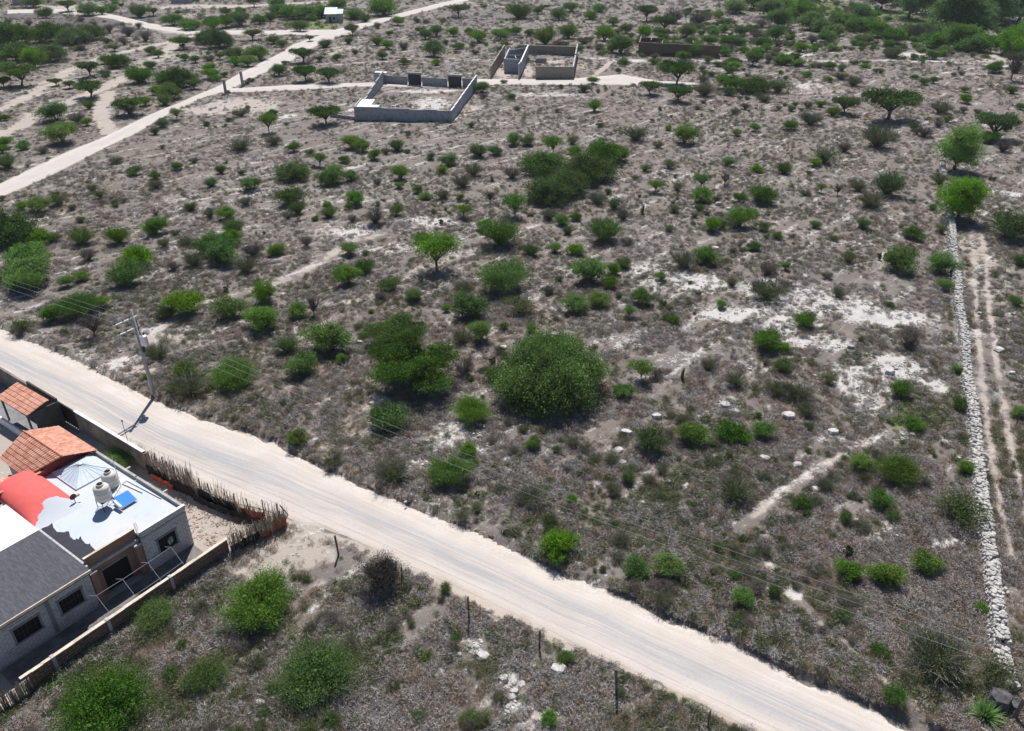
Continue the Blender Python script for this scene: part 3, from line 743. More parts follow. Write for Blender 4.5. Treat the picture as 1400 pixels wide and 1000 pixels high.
# ------------------------------------------------------------------ things on the roof
def to_world(a, b): return hw(a, b)
def tank(a, b, z, label, stand):
    x, y = to_world(a, b)
    r = empty("water_tank", (x, y, z), H_ANG, label=label, cat="water tank", group="water tanks on the flat roof")
    h0 = .75 if stand else .04
    b_ = MB(); b_.lathe([(.50, h0), (.53, h0 + .05), (.53, h0 + .28), (.545, h0 + .30), (.53, h0 + .32), (.525, h0 + .58), (.54, h0 + .60), (.525, h0 + .62), (.52, h0 + .95), (.50, h0 + 1.02), (.30, h0 + 1.16), (.24, h0 + 1.17)], 28); b_.build("tank_body", M_TANK, r, True)
    b_ = MB(); b_.lathe([(.23, h0 + 1.16), (.25, h0 + 1.20), (.25, h0 + 1.28), (.22, h0 + 1.30)], 20); b_.build("tank_collar", M_TANK, r, True)
    b_ = MB(); b_.lathe([(.205, h0 + 1.303), (.19, h0 + 1.315)], 20); b_.build("hatch", M_DARK, r)
    if stand:
        b_ = MB()
        for sx in (-.42, .42):
            for sy in (-.42, .42): b_.tube([(sx, sy, 0), (sx, sy, h0 - .05)], .025, 5)
        for q in ((-.42, -.42, .42, -.42), (.42, -.42, .42, .42), (.42, .42, -.42, .42), (-.42, .42, -.42, -.42)):
            b_.tube([(q[0], q[1], h0 - .04), (q[2], q[3], h0 - .04)], .025, 5); b_.tube([(q[0], q[1], .12), (q[2], q[3], .5)], .015, 4)
        b_.build("tank_stand", M_STEEL, r)
        b_ = MB(); b_.box(-.44, .44, -.44, .44, h0 - .012, h0); b_.build("stand_deck", M_STEEL, r)
tank(4.55, 3.05, 3.3, "beige plastic water tank standing on a black steel frame on the roof", True)
tank(6.45, 1.55, 3.3, "beige plastic water tank standing straight on the roof behind the framed one", False)
x, y = to_world(3.9, 2.0)
r = empty("solar_collector", (x, y, 3.3), H_ANG, label="blue topped panel on a pale metal frame lying on the roof beside the water tanks", cat="solar panel")
b_ = MB(); V4 = [(.62, -.45, .20), (.55, .50, .28), (-.55, .55, .52), (-.5, -.45, .45)]
V4 = [(-.55, .52, .22), (-.52, -.52, .22), (.50, -.55, .50), (.55, .50, .50)]
b_.poly(V4[::-1] if False else V4); b_.build("blue_panel", M_BLUE, r)
b_ = MB()
for p, q in zip(V4, V4[1:] + V4[:1]): b_.tube([(p[0], p[1], p[2] - .04), (q[0], q[1], q[2] - .04)], .035, 5)
for p in V4: b_.tube([(p[0], p[1], p[2] - .05), (p[0], p[1], 0)], .02, 4)
b_.build("panel_frame", M_PALEMETAL, r)
b_ = MB(); b_.tube([(.2, .66, .42), (-.62, .68, .30)], .13, 10); b_.build("collector_drum", M_PALEMETAL, r)
x, y = to_world(6.75, 4.1)
r = empty("satellite_dish", (x, y, 3.3), H_ANG, label="small satellite dish on a short post at the tip of the red paint", cat="satellite dish")
b_ = MB(); b_.tube([(0, 0, 0), (0, 0, .45)], .025, 6); b_.tube([(0, 0, .02), (-.25, -.25, .02)], .02, 4); b_.build("dish_post", M_STEEL, r)
b_ = MB()
for i in range(4):
    for k in range(14):
        def dp(i, k): 
            rr = .24 * i / 4; t = 2 * math.pi * k / 14; return (.05 - .35 * rr * rr * 4 * .25 + .06, rr * math.cos(t), .5 + rr * math.sin(t))
        b_.quad(dp(i, k), dp(i + 1, k), dp(i + 1, k + 1), dp(i, k + 1))
b_.build("dish", M_STEEL, r, True)
b_ = MB(); b_.tube([(.1, 0, .28), (.38, 0, .46)], .012, 4); b_.build("feed_arm", M_STEEL, r)
x, y = to_world(5.85, 1.2)
r = empty("antenna_mast", (x, y, 3.3), H_ANG, label="thin pale antenna mast standing on the flat roof by the roadside parapet", cat="mast")
b_ = MB(); b_.tube([(0, 0, 0), (0, 0, 2.6)], [.025, .018], 6); b_.build("mast_tube", M_PALEMETAL, r)
b_ = MB(); b_.tube([(-.35, 0, .9), (.35, 0, .9)], .012, 4); b_.build("antenna_rod", M_PALEMETAL, r)
b_ = MB(); b_.tube([(0, -.25, 2.2), (0, .25, 2.2)], .012, 4); b_.build("antenna_rod", M_PALEMETAL, r)
x, y = to_world(12.3, -3.05)
r = empty("antenna_pole", (x, y, 0), H_ANG, label="thin upright rod standing on the concrete roadside wall", cat="pole")
hgt = height_of(161.5, 619, 564)
b_ = MB(); b_.tube([(0, 0, 0), (0.03, 0, hgt)], .022, 5); b_.build("rod", M_STEEL, r)
b_ = MB(); b_.box(-.05, .05, -.05, .05, hgt - .02, hgt + .10); b_.build("rod_cap", M_STEEL, r)

# ------------------------------------------------------------------ tiled roofs
def tile_slope(name, A, B, C, D, mat, parent, cw=.24, rl=.42, seed=1):
    """Clay tile slope: A-B is the eave, D-C the ridge (local points)."""
    A, B, C, D = map(Vector, (A, B, C, D))
    W = ((B - A).length + (C - D).length) / 2; L = ((D - A).length + (C - B).length) / 2
    nc, nr = max(2, round(W / cw)), max(2, round(L / rl)); q = 6
    nrm = (B - A).cross(D - A).normalized()
    if nrm.z < 0: nrm = -nrm
    rr = np.random.default_rng(seed)
    V, Fc, T = [], [], []
    for r_ in range(nr):
        for c_ in range(nc):
            tint = rr.random(); dz = rr.uniform(-.008, .012); base = len(V)
            for e, v_ in ((0, r_ / nr - .02 / L), (1, min(1, (r_ + 1.12) / nr))):
                for k in range(q + 1):
                    u_ = (c_ + k / q) / nc
                    p = (A.lerp(B, u_)).lerp(D.lerp(C, u_), max(0, v_))
                    bulge = .055 * math.sin(math.pi * k / q) if (k / q) else 0
                    bulge = .05 * (.5 - .5 * math.cos(2 * math.pi * k / q))
                    p = p + nrm * (bulge + (.035 if e == 0 else 0) + dz)
                    V.append(tuple(p)); T.append(tint)
            for k in range(q):
                Fc.append((base + k, base + k + 1, base + q + 2 + k, base + q + 1 + k))
    n = len(V); t_ = nrm * -.05
    V += [tuple(p + t_) for p in (A, B, C, D)]; T += [.5] * 4; Fc.append((n + 3, n + 2, n + 1, n))
    me = bpy.data.meshes.new(name); me.from_pydata(V, [], Fc)
    a = me.attributes.new("tint", 'FLOAT', 'POINT'); a.data.foreach_set("value", T)
    me.materials.append(mat); me.update()
    return new_obj(name, me, parent)
gh = empty("tiled_house", (H_O[0], H_O[1], 0), H_ANG, label="small house with a two-slope orange clay tile roof behind the pale flat roof", cat="house")
rf = tile_slope("tile_roof", (10.9, .0, 3.62), (16.5, .0, 3.62), (16.3, 2.5, 4.62), (10.8, 2.5, 4.62), M_TILE, gh, .23, .30, 3)
rf["label"] = "sunlit roadside slope"
rf = tile_slope("tile_roof", (16.3, 4.75, 3.42), (12.3, 4.75, 3.42), (10.8, 2.5, 4.62), (16.3, 2.5, 4.62), M_TILE, gh, .24, .42, 4)
rf["label"] = "darker slope with open tile rows"
part("ridge_tile", M_TILE, lambda m: m.tube([(10.8, 2.5, 4.66), (16.35, 2.5, 4.66)], .07, 8), gh)
part("gable_wall", M_REDWALL, lambda m: (m.poly([(11.42, .15, 3.31), (11.42, .15, 3.60), (11.42, 2.5, 4.55), (11.42, 4.4, 3.6), (11.42, 4.4, 3.31)]), m.poly([(11.55, .15, 3.31), (11.55, 4.4, 3.31), (11.55, 4.4, 3.6), (11.55, 2.5, 4.55), (11.55, .15, 3.6)])), gh)
part("wall", M_CONC, lambda m: (m.box(11.56, 16.2, .2, .35, 0, 3.5), m.box(11.56, 16.2, 4.2, 4.35, 0, 3.35), m.box(16.05, 16.2, .35, 4.2, 0, 3.5)), gh)
part("parapet", M_REDWALL, lambda m: m.box(11.43, 11.6, 3.7, 7.6, 2.9, 3.75), gh)
part("parapet_cap", M_TILE, lambda m: m.box(11.40, 11.63, 3.7, 7.62, 3.751, 3.80), gh)
rf = tile_slope("tile_roof", (14.6, 4.9, 2.7), (14.6, 9.5, 2.7), (12.45, 9.5, 3.3), (12.45, 4.9, 3.3), M_TILE, gh, .24, .42, 6)
rf["label"] = "low lean-to tile strip"
part("wall", M_CONC, lambda m: m.box(12.45, 14.3, 9.2, 9.4, 0, 2.7), gh)

cn = empty("tiled_canopy", (H_O[0], H_O[1], 0), H_ANG, label="open shelter with a single-slope orange clay tile roof against the roadside wall", cat="shelter")
tile_slope("tile_roof", (27.2, .1, 2.4), (22.1, .0, 2.4), (22.0, -1.95, 3.02), (27.1, -1.85, 3.02), M_TILE, cn, .27, .40, 8)
for a in (22.4, 26.8): part("post", M_WOOD, lambda m: m.box(a, a + .14, -.2, -.06, 0, 2.4), cn)
M_SHADEWALL = mat_plain("shade_dark_wall", (.07, .068, .066), .3, 1.5, .95)  # near-black colour paints the shade inside the canopy onto its walls
part("wall", M_SHADEWALL, bx(22.05, 22.2, -2.7, -.5, 0, 2.45), cn)
part("wall", M_SHADEWALL, bx(22.2, 27.2, -2.7, -2.55, 0, 2.7), cn)
part("beam", M_WOOD, bx(22.1, 27.1, -.14, 0, 2.25, 2.38), cn)
part("patio_shade_floor", M_CONC_D, lambda m: m.poly([(20, -2.75, .03), (20, .3, .03), (40, .3, .03), (40, -2.75, .03)][::-1]), None)  # dark sheet added to carry the shade under and before the canopy
o = bpy.data.objects["patio_shade_floor"]; o.location = (H_O[0], H_O[1], 0); o.rotation_euler = (0, 0, H_ANG); o["kind"] = "structure"
lw = empty("low_wall", (H_O[0], H_O[1], 0), H_ANG, label="low pale plastered bench wall with rounded top under the tiled shelter", cat="wall")
part("wall", M_WHITE, lambda m: m.box(22.9, 28.0, .35, .62, 0, .62), lw)
part("rounded_cap", M_WHITE, lambda m: m.tube([(22.9, .485, .62), (28.0, .485, .62)], .135, 10), lw)

rw = empty("roadside_wall", (H_O[0], H_O[1], 0), H_ANG, label="grey concrete wall along the dirt road, its broad top pale in the sun", cat="wall")
part("wall", M_WALLSHADE, bx(10.2, 20.3, -3.12, -2.92, 0, 1.96), rw)
part("wall", M_WALLSHADE, bx(23.7, 46, -3.0, -2.80, 0, 1.96), rw)
part("coping", M_WHITE, bx(10.15, 20.32, -3.16, -2.88, 1.961, 2.02), rw)
part("end_pier", M_BRICK_X, bx(9.95, 10.19, -3.2, -2.86, 0, 1.9), rw)
gt = empty("metal_gate", (H_O[0], H_O[1], 0), H_ANG, label="black sheet metal gate in the roadside wall next to the tiled shelter", cat="gate")
part("gate_leaf", M_STEEL, lambda m: [m.box(20.36 + i * .164, 20.36 + i * .164 + .15, -2.98 + (.02 if i % 2 else 0), -2.93 + (.02 if i % 2 else 0), .05, 1.95) for i in range(20)], gt)
part("gate_frame", M_STEEL, lambda m: (m.box(20.33, 23.66, -3.0, -2.9, 1.951, 2.0), m.box(20.32, 20.36, -3.0, -2.9, 0, 1.95), m.box(23.64, 23.69, -3.0, -2.9, 0, 1.95)), gt)
part("yard_floor", mat_plain("yard_dirt", (.13, .125, .125), .35, .9, .95, (.22, .205, .19)), lambda m: m.poly([(-2.6, 0.2, .035), (-.02, .1, .035), (-.02, 13.5, .035), (-2.6, 13.5, .035)]), None)
o = bpy.data.objects["yard_floor"]; o.location = (H_O[0], H_O[1], 0); o.rotation_euler = (0, 0, H_ANG); o["kind"] = "structure"
# planted strip inside the wall
# ------------------------------------------------------------------ front yard wall
yw = empty("yard_wall", (H_O[0], H_O[1], 0), H_ANG, label="low brick yard wall with pale mortar coping in front of the block house", cat="wall")
part("wall", M_YARD_BRICK, bx(-2.86, -2.70, -.9, 12.9, -.1, 1.27), yw)
part("coping", M_COPING, lambda m: [m.box(-2.90 + R.uniform(-.015, .015), -2.66 + R.uniform(-.02, .02), y, y + .645, 1.271, 1.31 + R.uniform(0, .02)) for y in np.arange(-.95, 12.8, .65)], yw)
for y in (3.45, 7.9, 11.35): part("pillar", M_CONC, bx(-2.95, -2.64, y, y + .2, -.1, 1.36), yw)
for i, (bx_, by_) in enumerate(((-2.45, 7.6), (-2.5, 5.85), (-2.5, 4.05), (-2.45, 2.3))):
    x, y = hw(bx_, by_)
    r = empty("fence_rod", (x, y, .0), H_ANG, label=("bent thin metal rod leaning over the yard beside the grey wing", "bent thin metal rod leaning in front of the dark doorway", "bent thin metal rod leaning in front of the brick pier", "bent thin metal rod leaning below the papered window")[i], cat="rod", group="bent rods along the yard wall")
    b_ = MB(); b_.tube([(0, 0, 0), (0, 0, 1.25), (.85, .1, 2.4)], .015, 5); b_.build("rod", M_PALEMETAL, r)
    b_ = MB(); b_.tube([(.85, .1, 2.4), (1.05, .4, 2.55)], .014, 4); b_.build("rod_tip", M_PALEMETAL, r)
b_ = MB(); b_.tube([(*hw(-1.60, 7.7), 2.4), (*hw(-1.65, 5.95), 2.38), (*hw(-1.65, 4.15), 2.4), (*hw(-1.60, 2.4), 2.4)], .011, 4)
tag(b_.build("line_wire", M_PALEMETAL), "pale wire strung between the tips of the bent rods", "wire")
b_ = MB(); b_.tube([(*hw(-2.45, 7.6), 1.42), (*hw(-2.5, 5.85), 1.40), (*hw(-2.5, 4.05), 1.42), (*hw(-2.45, 2.3), 1.45)], .012, 4)
tag(b_.build("lower_wire", M_PALEMETAL), "pale wire strung just above the yard wall coping", "wire")

# ------------------------------------------------------------------ cane fences
M_CANE = mat_plain("cane", (.33, .27, .20), .4, 2.0, .9, (.50, .42, .33))
M_CLOTH = mat_plain("black_cloth", (.02, .02, .024), .4, 3.0, .9)
M_NET = mat_plain("red_net", (.42, .10, .06), .4, 5.0, .9)
def cane_fence(pts, n, h0, h1, label, lean=.12, cloth=(), net=(), rails=True, seed=3, thick=.02):
    rr = random.Random(seed)
    A, L = resample(pts, 200)
    o0 = A[0]
    root = empty("cane_fence", (o0[0], o0[1], 0), 0, label=label, cat="fence")
    def P(s, off=0):
        i = min(199, max(0, int(s * 199))); t = A[min(199, i + 1)] - A[max(0, i - 1)]; t = t / (np.hypot(*t) + 1e-9)
        q = A[i] + np.array([-t[1], t[0]]) * off
        return q[0] - o0[0], q[1] - o0[1], hz(q[0], q[1]), t
    b = MB()
    for k in range(n):
        s = rr.random(); x, y, z, t = P(s, rr.uniform(-.12, .12)); h = rr.uniform(h0, h1) * (.75 + .5 * float(vnoise(np.array([s * 14]), np.array([0.]), 1.0, seed)[0]))
        dx, dy = rr.gauss(0, lean) * h, rr.gauss(0, lean) * h
        r_ = rr.uniform(.5, 1.2) * thick
        b.tube([(x, y, z - .1), (x + dx, y + dy, z + h)], [r_, r_ * .5], 4, cap=False)
    me = b.mesh("canes", M_CANE); o = new_obj("canes", me, root)
    for k in range(7):
        s = (k + .5) / 7 + rr.uniform(-.03, .03); x, y, z, t = P(s); b = MB(); b.tube([(x, y, z - .1), (x + rr.uniform(-.15, .15), y + rr.uniform(-.15, .15), z + h1 * .95)], .045, 6); b.build("pole", M_WOOD, root)
    if rails:
        b = MB()
        for hh in (.5, 1.1):
            b.tube([(P(s)[0] + rr.uniform(-.05, .05), P(s)[1] + rr.uniform(-.05, .05), P(s)[2] + hh * h0 / 1.3 + rr.uniform(-.15, .15)) for s in np.linspace(0.02, .98, 9)], .025, 5)
        b.build("rail", M_WOOD, root)
    for nm, lst, mt in (("cloth", cloth, M_CLOTH), ("netting", net, M_NET)):
        for (s0, s1, zh, off) in lst:
            b = MB(); ns = 14; nz = 5
            g = [[None] * (nz + 1) for _ in range(ns + 1)]
            for i in range(ns + 1):
                x, y, z, t = P(s0 + (s1 - s0) * i / ns, off)
                for j in range(nz + 1):
                    w = rr.uniform(-.07, .07)
                    g[i][j] = (x - t[1] * w, y + t[0] * w, z + zh * j / nz * (1 - .25 * (j == nz) * rr.random()))
            for i in range(ns):
                for j in range(nz): b.quad(g[i][j], g[i + 1][j], g[i + 1][j + 1], g[i][j + 1])
            b.build(nm, mt, root)
cane_fence([hw(10.0, -3.05), hw(7.0, -3.15), hw(4.2, -3.4)], 420, 1.6, 2.4, "ragged fence of thin dry canes along the dirt road beyond the concrete wall", .10, cloth=((.0, .45, 1.2, -.25), (.55, 1., 1.1, -.35)), net=((.15, .6, .7, -.45),), seed=4)
cane_fence([hw(4.2, -3.4), hw(1.2, -3.7), hw(-1.2, -4.2), hw(-3.9, -5.15)], 320, 1.1, 2.0, "sagging cane fence backed with black cloth at the road bend", .16, cloth=((.05, .5, 1.3, -.2), (.0, .6, .8, -.5)), net=((.55, .8, 1.0, -.1),), seed=5)
cane_fence([hw(-3.95, -5.1), hw(-3.6, -3.4), hw(-3.2, -1.9), hw(-2.95, -.95)], 320, 1.1, 1.75, "short cane fence patched with red netting closing the yard corner", .10, cloth=((.45, 1., .95, .12),), net=((0., .22, 1.15, .1), (.3, .5, .7, .15)), seed=6)
cane_fence([hw(-2.85, 12.95), hw(-2.95, 14.5), hw(-3.0, 17.5)], 210, 1.0, 1.25, "upright fence of thick grey canes continuing the brick yard wall", .035, seed=7, thick=.035)
# ------------------------------------------------------------------ walled plots beyond the field
def wall_line(parent, p0, p1, h, mat_ax, thick=.2, name="wall", steps=None, cap=None, label=None):
    """A wall in its own frame (x along it); steps = heights along the way."""
    dx, dy = p1[0] - p0[0], p1[1] - p0[1]; L = math.hypot(dx, dy); ang = math.atan2(dy, dx)
    hs = steps or [h]
    b = MB()
    for i, hh in enumerate(hs):
        b.box(L * i / len(hs), L * (i + 1) / len(hs), -thick / 2, thick / 2, -.2, hh)
    o = b.build(name, mat_ax, parent); o.rotation_euler = (0, 0, ang)
    o.location = (p0[0] - parent.location[0], p0[1] - parent.location[1], 0)
    if label: o["label"] = label
    if cap:
        b = MB()
        for i, hh in enumerate(hs): b.box(L * i / len(hs) - .02, L * (i + 1) / len(hs) + .02, -thick / 2 - .03, thick / 2 + .03, hh + .002, hh + .07)
        c = b.build("coping", cap, o)
    return o
M_GREYWALL = mat_brick("grey_blockwork", 0, .40, .20, (.27, .285, .325), (.35, .36, .40), (.42, .43, .46), .02, (.14, .14, .15), .3)
M_TANWALL = mat_brick("tan_brickwork", 0, .30, .15, (.25, .21, .15), (.31, .265, .20), (.34, .31, .26), .014, (.14, .13, .12), .3)
M_BROWNWALL = mat_brick("brown_brickwork", 0, .30, .10, (.135, .085, .062), (.19, .115, .08), (.20, .165, .14), .010, (.07, .055, .05), .3)
g = lambda a, b: at(a, b)[:2]
FL, FR, BR, BL = g(486, 165), g(617, 168), g(652, 121), g(525, 114)
A = empty("walled_enclosure", (FL[0], FL[1], 0), 0, label="grey block walled enclosure with two black gates and a small flat roofed corner room", cat="enclosure")
wall_line(A, FL, FR, 2.6, M_GREYWALL, steps=[2.75, 2.75, 2.6, 2.6, 2.4, 2.5, 2.35], cap=M_CONC)
wall_line(A, FR, BR, 2.4, M_GREYWALL, steps=[2.4, 2.5, 2.6, 2.7, 2.8, 2.9, 3.0, 3.05], cap=M_WHITE)
q = lambda a, b, s: (a[0] + (b[0] - a[0]) * s, a[1] + (b[1] - a[1]) * s)
wall_line(A, BL, q(BL, BR, .26), 1.9, M_GREYWALL); wall_line(A, q(BL, BR, .42), q(BL, BR, .69), 1.9, M_GREYWALL); wall_line(A, q(BL, BR, .85), BR, 2.2, M_GREYWALL)
for s0, s1 in ((.26, .42), (.69, .85)):
    o = wall_line(A, q(BL, BR, s0 + .01), q(BL, BR, s1 - .01), 2.55, M_STEEL, .08, "gate_leaf"); o["label"] = "black sheet metal gate"
    o = wall_line(A, q(BL, BR, s0), q(BL, BR, s1), .2, M_CONC, .5, "gate_hood"); o.location = (o.location[0], o.location[1], 2.76)
sideL = [q(FL, BL, s) for s in (0, .22, .40, .55, .70, .85, 1)]
for i in range(6): wall_line(A, sideL[i], sideL[i + 1], 2.75 if i == 0 else 1.5 + .27 * i, M_GREYWALL, cap=M_CONC)
# corner room with slab roof
e1 = np.array(q(FL, FR, .245)); e0 = np.array(FL); sv = np.array(sideL[1]) - e0
wall_line(A, tuple(e1), tuple(e1 + sv * .45), 2.65, M_GREYWALL); 
def slab(parent, pts, z0, z1, mat, name, label=None):
    b = MB(); o = parent.location
    lo = [(p[0] - o[0], p[1] - o[1], z0) for p in pts]; hi = [(p[0] - o[0], p[1] - o[1], z1) for p in pts]
    b.poly(hi); b.poly(lo[::-1]); n = len(pts)
    for i in range(n): b.quad(lo[i], lo[(i + 1) % n], hi[(i + 1) % n], hi[i])
    ob = b.build(name, mat, parent)
    if label: ob["label"] = label
    return ob
ins = lambda p, c, f: tuple(np.array(c) + (np.array(p) - np.array(c)) * f)
rp = [tuple(e0), tuple(e1), tuple(e1 + sv * .35), tuple(e0 + (e1 - e0) * .62 + sv * .35), tuple(e0 + (e1 - e0) * .62 + sv), tuple(e0 + sv)]
cc = np.mean(rp, 0); slab(A, [ins(p, cc, .93) for p in rp], 2.45, 2.60, M_WHITE, "roof_slab", "small pale flat roof over the corner room")
pb = q(BL, BR, -.09); wall_line(A, pb, BL, 2.5, M_GREYWALL, 1.6, "gate_pier"); 
slab(A, [(pb[0], pb[1] - .8), (BL[0] + .9, BL[1] - .8), (BL[0] + .9, BL[1] + .8), (pb[0], pb[1] + .8)], 2.52, 2.62, M_WHITE, "pier_cap")
lowp = empty("low_wall", (*g(452, 160), 0), 0, label="low broken wall stub running out from the grey walled enclosure", cat="wall")
wall_line(lowp, g(452, 160.5), g(485, 165), .8, M_GREYWALL)

# tan plot
B = empty("walled_enclosure", (*g(732, 108), 0), 0, label="tan walled plot with a roofless grey block room inside", cat="enclosure")
wall_line(B, g(671, 107), g(690, 78), 2.6, M_TANWALL, .3, steps=[2.9, 3.0, 3.1, 3.2, 3.3], label="long tan side wall")
wall_line(B, g(732, 108), g(783, 108), 3.0, M_TANWALL, .3, steps=[3.0, 2.9], cap=M_CONC)
wall_line(B, g(783, 108), g(789, 76.5), 2.9, M_TANWALL, .3, steps=[2.9, 2.95, 3.2, 3.3], cap=M_CONC)
wall_line(B, g(708, 74), g(789, 76.5), 2.5, M_TANWALL, .3, cap=M_CONC)
wall_line(B, g(690, 100), g(710, 101), 3.6, M_GREYWALL, .3); wall_line(B, g(690, 100), g(697, 84), 3.6, M_GREYWALL, .3)
wall_line(B, g(709, 108), g(711.5, 104), 3.6, M_GREYWALL, .3); wall_line(B, g(711.5, 104), g(722, 79), 3.4, M_GREYWALL, .3, cap=M_WHITE)
wall_line(B, g(695, 93), g(712, 93), 3.3, M_GREYWALL, .2); wall_line(B, g(697, 84), g(722, 80), 3.0, M_GREYWALL, .2); wall_line(B, g(704, 93), g(705.5, 97), 3.2, M_GREYWALL, .2)
for px, py in ((736, 86), (743, 86)):
    p = at(px, py); r = empty("block_stack", (p[0], p[1], 0), .1, label="small pale stack of blocks inside the tan walled plot" if px < 740 else "second pale block stack, beside the first inside the tan plot", cat="block stack", group="block stacks in the tan plot")
    b = MB()
    for i in range(3):
        for k in range(3): b.box(-.8 + k * .55, -.8 + k * .55 + .5, -.4, .4, .02 + i * .42, .02 + i * .42 + .4)
    b.build("blocks", M_CONC, r)
# brown brick plot
C = empty("walled_enclosure", (*g(873, 76), 0), 0, label="long brown brick walled enclosure with half built inner rooms", cat="enclosure")
wall_line(C, g(873, 75.5), g(981, 80), 3.6, M_BROWNWALL, .3, steps=[3.6, 3.5, 3.5, 3.4, 3.4, 3.4])
wall_line(C, g(873, 75.5), g(875.5, 66), 3.5, M_BROWNWALL, .3); wall_line(C, g(875.5, 66), g(905, 66.5), 3.0, M_BROWNWALL, .3)
wall_line(C, g(889, 71), g(889.5, 66), 3.3, M_BROWNWALL, .3); wall_line(C, g(885, 71), g(897, 71), 2.6, M_BROWNWALL, .3); wall_line(C, g(905, 66.5), g(904, 72), 2.4, M_BROWNWALL, .3)
wall_line(C, g(946, 73), g(946.4, 70), 3.0, M_BROWNWALL, .3); wall_line(C, g(981, 80), g(982, 77), 3.3, M_BROWNWALL, .3)

# gate pillars
M_PILLAR = mat_brick("stone_pillar", 0, .5, .35, (.22, .205, .20), (.31, .29, .28), (.40, .38, .36), .03, (.15, .14, .14), .3)
for (px, base, top, side, lab) in ((309, 129, 109, 1, "stone gate pillar nearer the grey walled enclosure's front, with a dark stub at its foot"), (332, 118, 98, 0, "farther stone gate pillar at the mouth of the access track")):
    p = at(px, base); h = height_of(px, base, top)
    r = empty("gate_pillar", (p[0], p[1], 0), .35, label=lab, cat="pillar", group="stone gate pillars")
    MB_ = MB(); MB_.box(-.32, .32, -.32, .32, -.1, h); MB_.build("shaft", M_PILLAR, r)
    MB_ = MB(); MB_.box(-.38, .38, -.38, .38, h + .002, h + .1); MB_.build("cap", M_CONC, r)
    MB_ = MB(); MB_.box(.33, .95 if side else .6, -.3, .3, 0, .9); MB_.build("stub_wall", M_PILLAR, r)

# far white house
p = at(458, 30)
fh = empty("far_house", (p[0], p[1], 0), .12, label="small white house with a pale tin roof among trees, far beyond the field", cat="house")
s = mpp(458, 30)
w = 22 * s / 2
b = MB(); b.box(-w, w * .25, -3, 3, 0, 3.2); b.box(w * .25, w, -2.5, 3.2, 0, 2.9); b.build("wall", M_CONC, fh)
b = MB(); b.poly([(-w - .4, -3.8, 3.1), (w * .4, -3.8, 3.1), (w * .4, 3.4, 4.6), (-w - .4, 3.4, 4.6)]); b.poly([(-w - .4, -3.8, 3.0), (-w - .4, 3.4, 4.5), (w * .4, 3.4, 4.5), (w * .4, -3.8, 3.0)])
b.build("tin_roof", M_GLASSPALE, fh)
b = MB(); b.poly([(w * .3, -3.1, 3.1), (w + .3, -3.1, 3.1), (w + .3, 3.4, 4.0), (w * .3, 3.4, 4.0)]); b.build("tin_roof", M_GLASSPALE, fh)
b = MB(); b.box(-w * .6, -w * .35, -3.03, -2.99, 0, 2.1); b.build("door", M_DARK, fh)
b = MB(); b.box(-w * .1, w * .1, -3.03, -2.99, 1.0, 2.0); b.build("window", M_DARK, fh)
for (px, py, wp, lab, colr) in ((40, 6, 34, "far pale house with a flat tan roof at the edge of the burnt ground", M_COPING), (250, 4, 26, "far low shed with a dark roof beside the distant dirt road", M_WOOD), (1105, 2, 26, "far grey house with a low roof behind the green meadow", M_CONC)):
    p = at(px, py); w = wp * mpp(px, py) / 2
    r = empty("far_house", (p[0], p[1], 0), .1, label=lab, cat="house")
    b = MB(); b.box(-w, w, -3, 3, 0, 2.8); b.build("wall", M_CONC, r)
    b = MB(); b.poly([(-w - .4, -3.5, 2.81), (w + .4, -3.5, 2.81), (w + .4, 0, 3.6), (-w - .4, 0, 3.6)]); b.poly([(-w - .4, 0, 3.6), (w + .4, 0, 3.6), (w + .4, 3.5, 2.81), (-w - .4, 3.5, 2.81)]); b.build("roof", colr, r)

# ------------------------------------------------------------------ utility pole and lines
pp = at(211, 543); RD = np.array([.855, -.52]); RN = np.array([-.52, -.855])
M_POLE = mat_plain("pole_concrete", (.33, .33, .34), .15, 2.0, .85)
pole = empty("utility_pole", (pp[0], pp[1], 0), math.atan2(RN[1], RN[0]), label="grey concrete utility pole with cross-arms and a transformer at the road edge", cat="utility pole")
PH = 9.0
b = MB(); b.tube([(0, 0, -.1), (0, 0, PH)], [.20, .10], 10); b.build("pole", M_POLE, pole, True)
b = MB(); b.tube([(0, 0, 0), (0, 0, .32)], [.215, .213], 10); b.build("painted_foot", M_STEEL, pole)
for z, y0, y1 in ((PH - .75, -.35, 1.9), (PH - 1.75, -.15, 1.75)):
    arm = MB(); arm.box(y0, y1, -.06, .06, z - .055, z + .055); am = arm.build("crossarm", M_PALEMETAL, pole)
    for k, y in enumerate((0.3, .95, 1.75) if z > PH - 1 else (.9, 1.6)):
        b = MB(); b.lathe([(.03, z + .056), (.03, z + .12), (.075, z + .14), (.07, z + .22), (.03, z + .27)], 8, (y, 0, 0)); b.build("insulator", M_STEEL, am)
    b = MB(); b.tube([(y1 * .6, 0, z - .05), (.1, 0, z - .6)], .02, 4); b.build("brace", M_STEEL, am)
tr = MB(); tr.lathe([(.30, PH - 3.35), (.33, PH - 3.3), (.33, PH - 2.55), (.30, PH - 2.5), (.1, PH - 2.44)], 16, (-.15, .5, 0)); trf = tr.build("transformer", M_PALEMETAL, pole, True)
for k in range(3):
    b = MB(); b.lathe([(.03, PH - 2.46), (.05, PH - 2.3), (.03, PH - 2.2)], 6, (-.27 + .12 * k, .5 + (.08 if k == 1 else 0), 0)); b.build("bushing", M_STEEL, trf)
b = MB(); b.box(-.05, .05, .1, .28, PH - 3.1, PH - 2.7); b.build("transformer_bracket", M_STEEL, pole)
b = MB(); b.box(-.12, .12, .15, .4, PH - 4.1, PH - 3.6); b.build("switch_box", M_STEEL, pole)
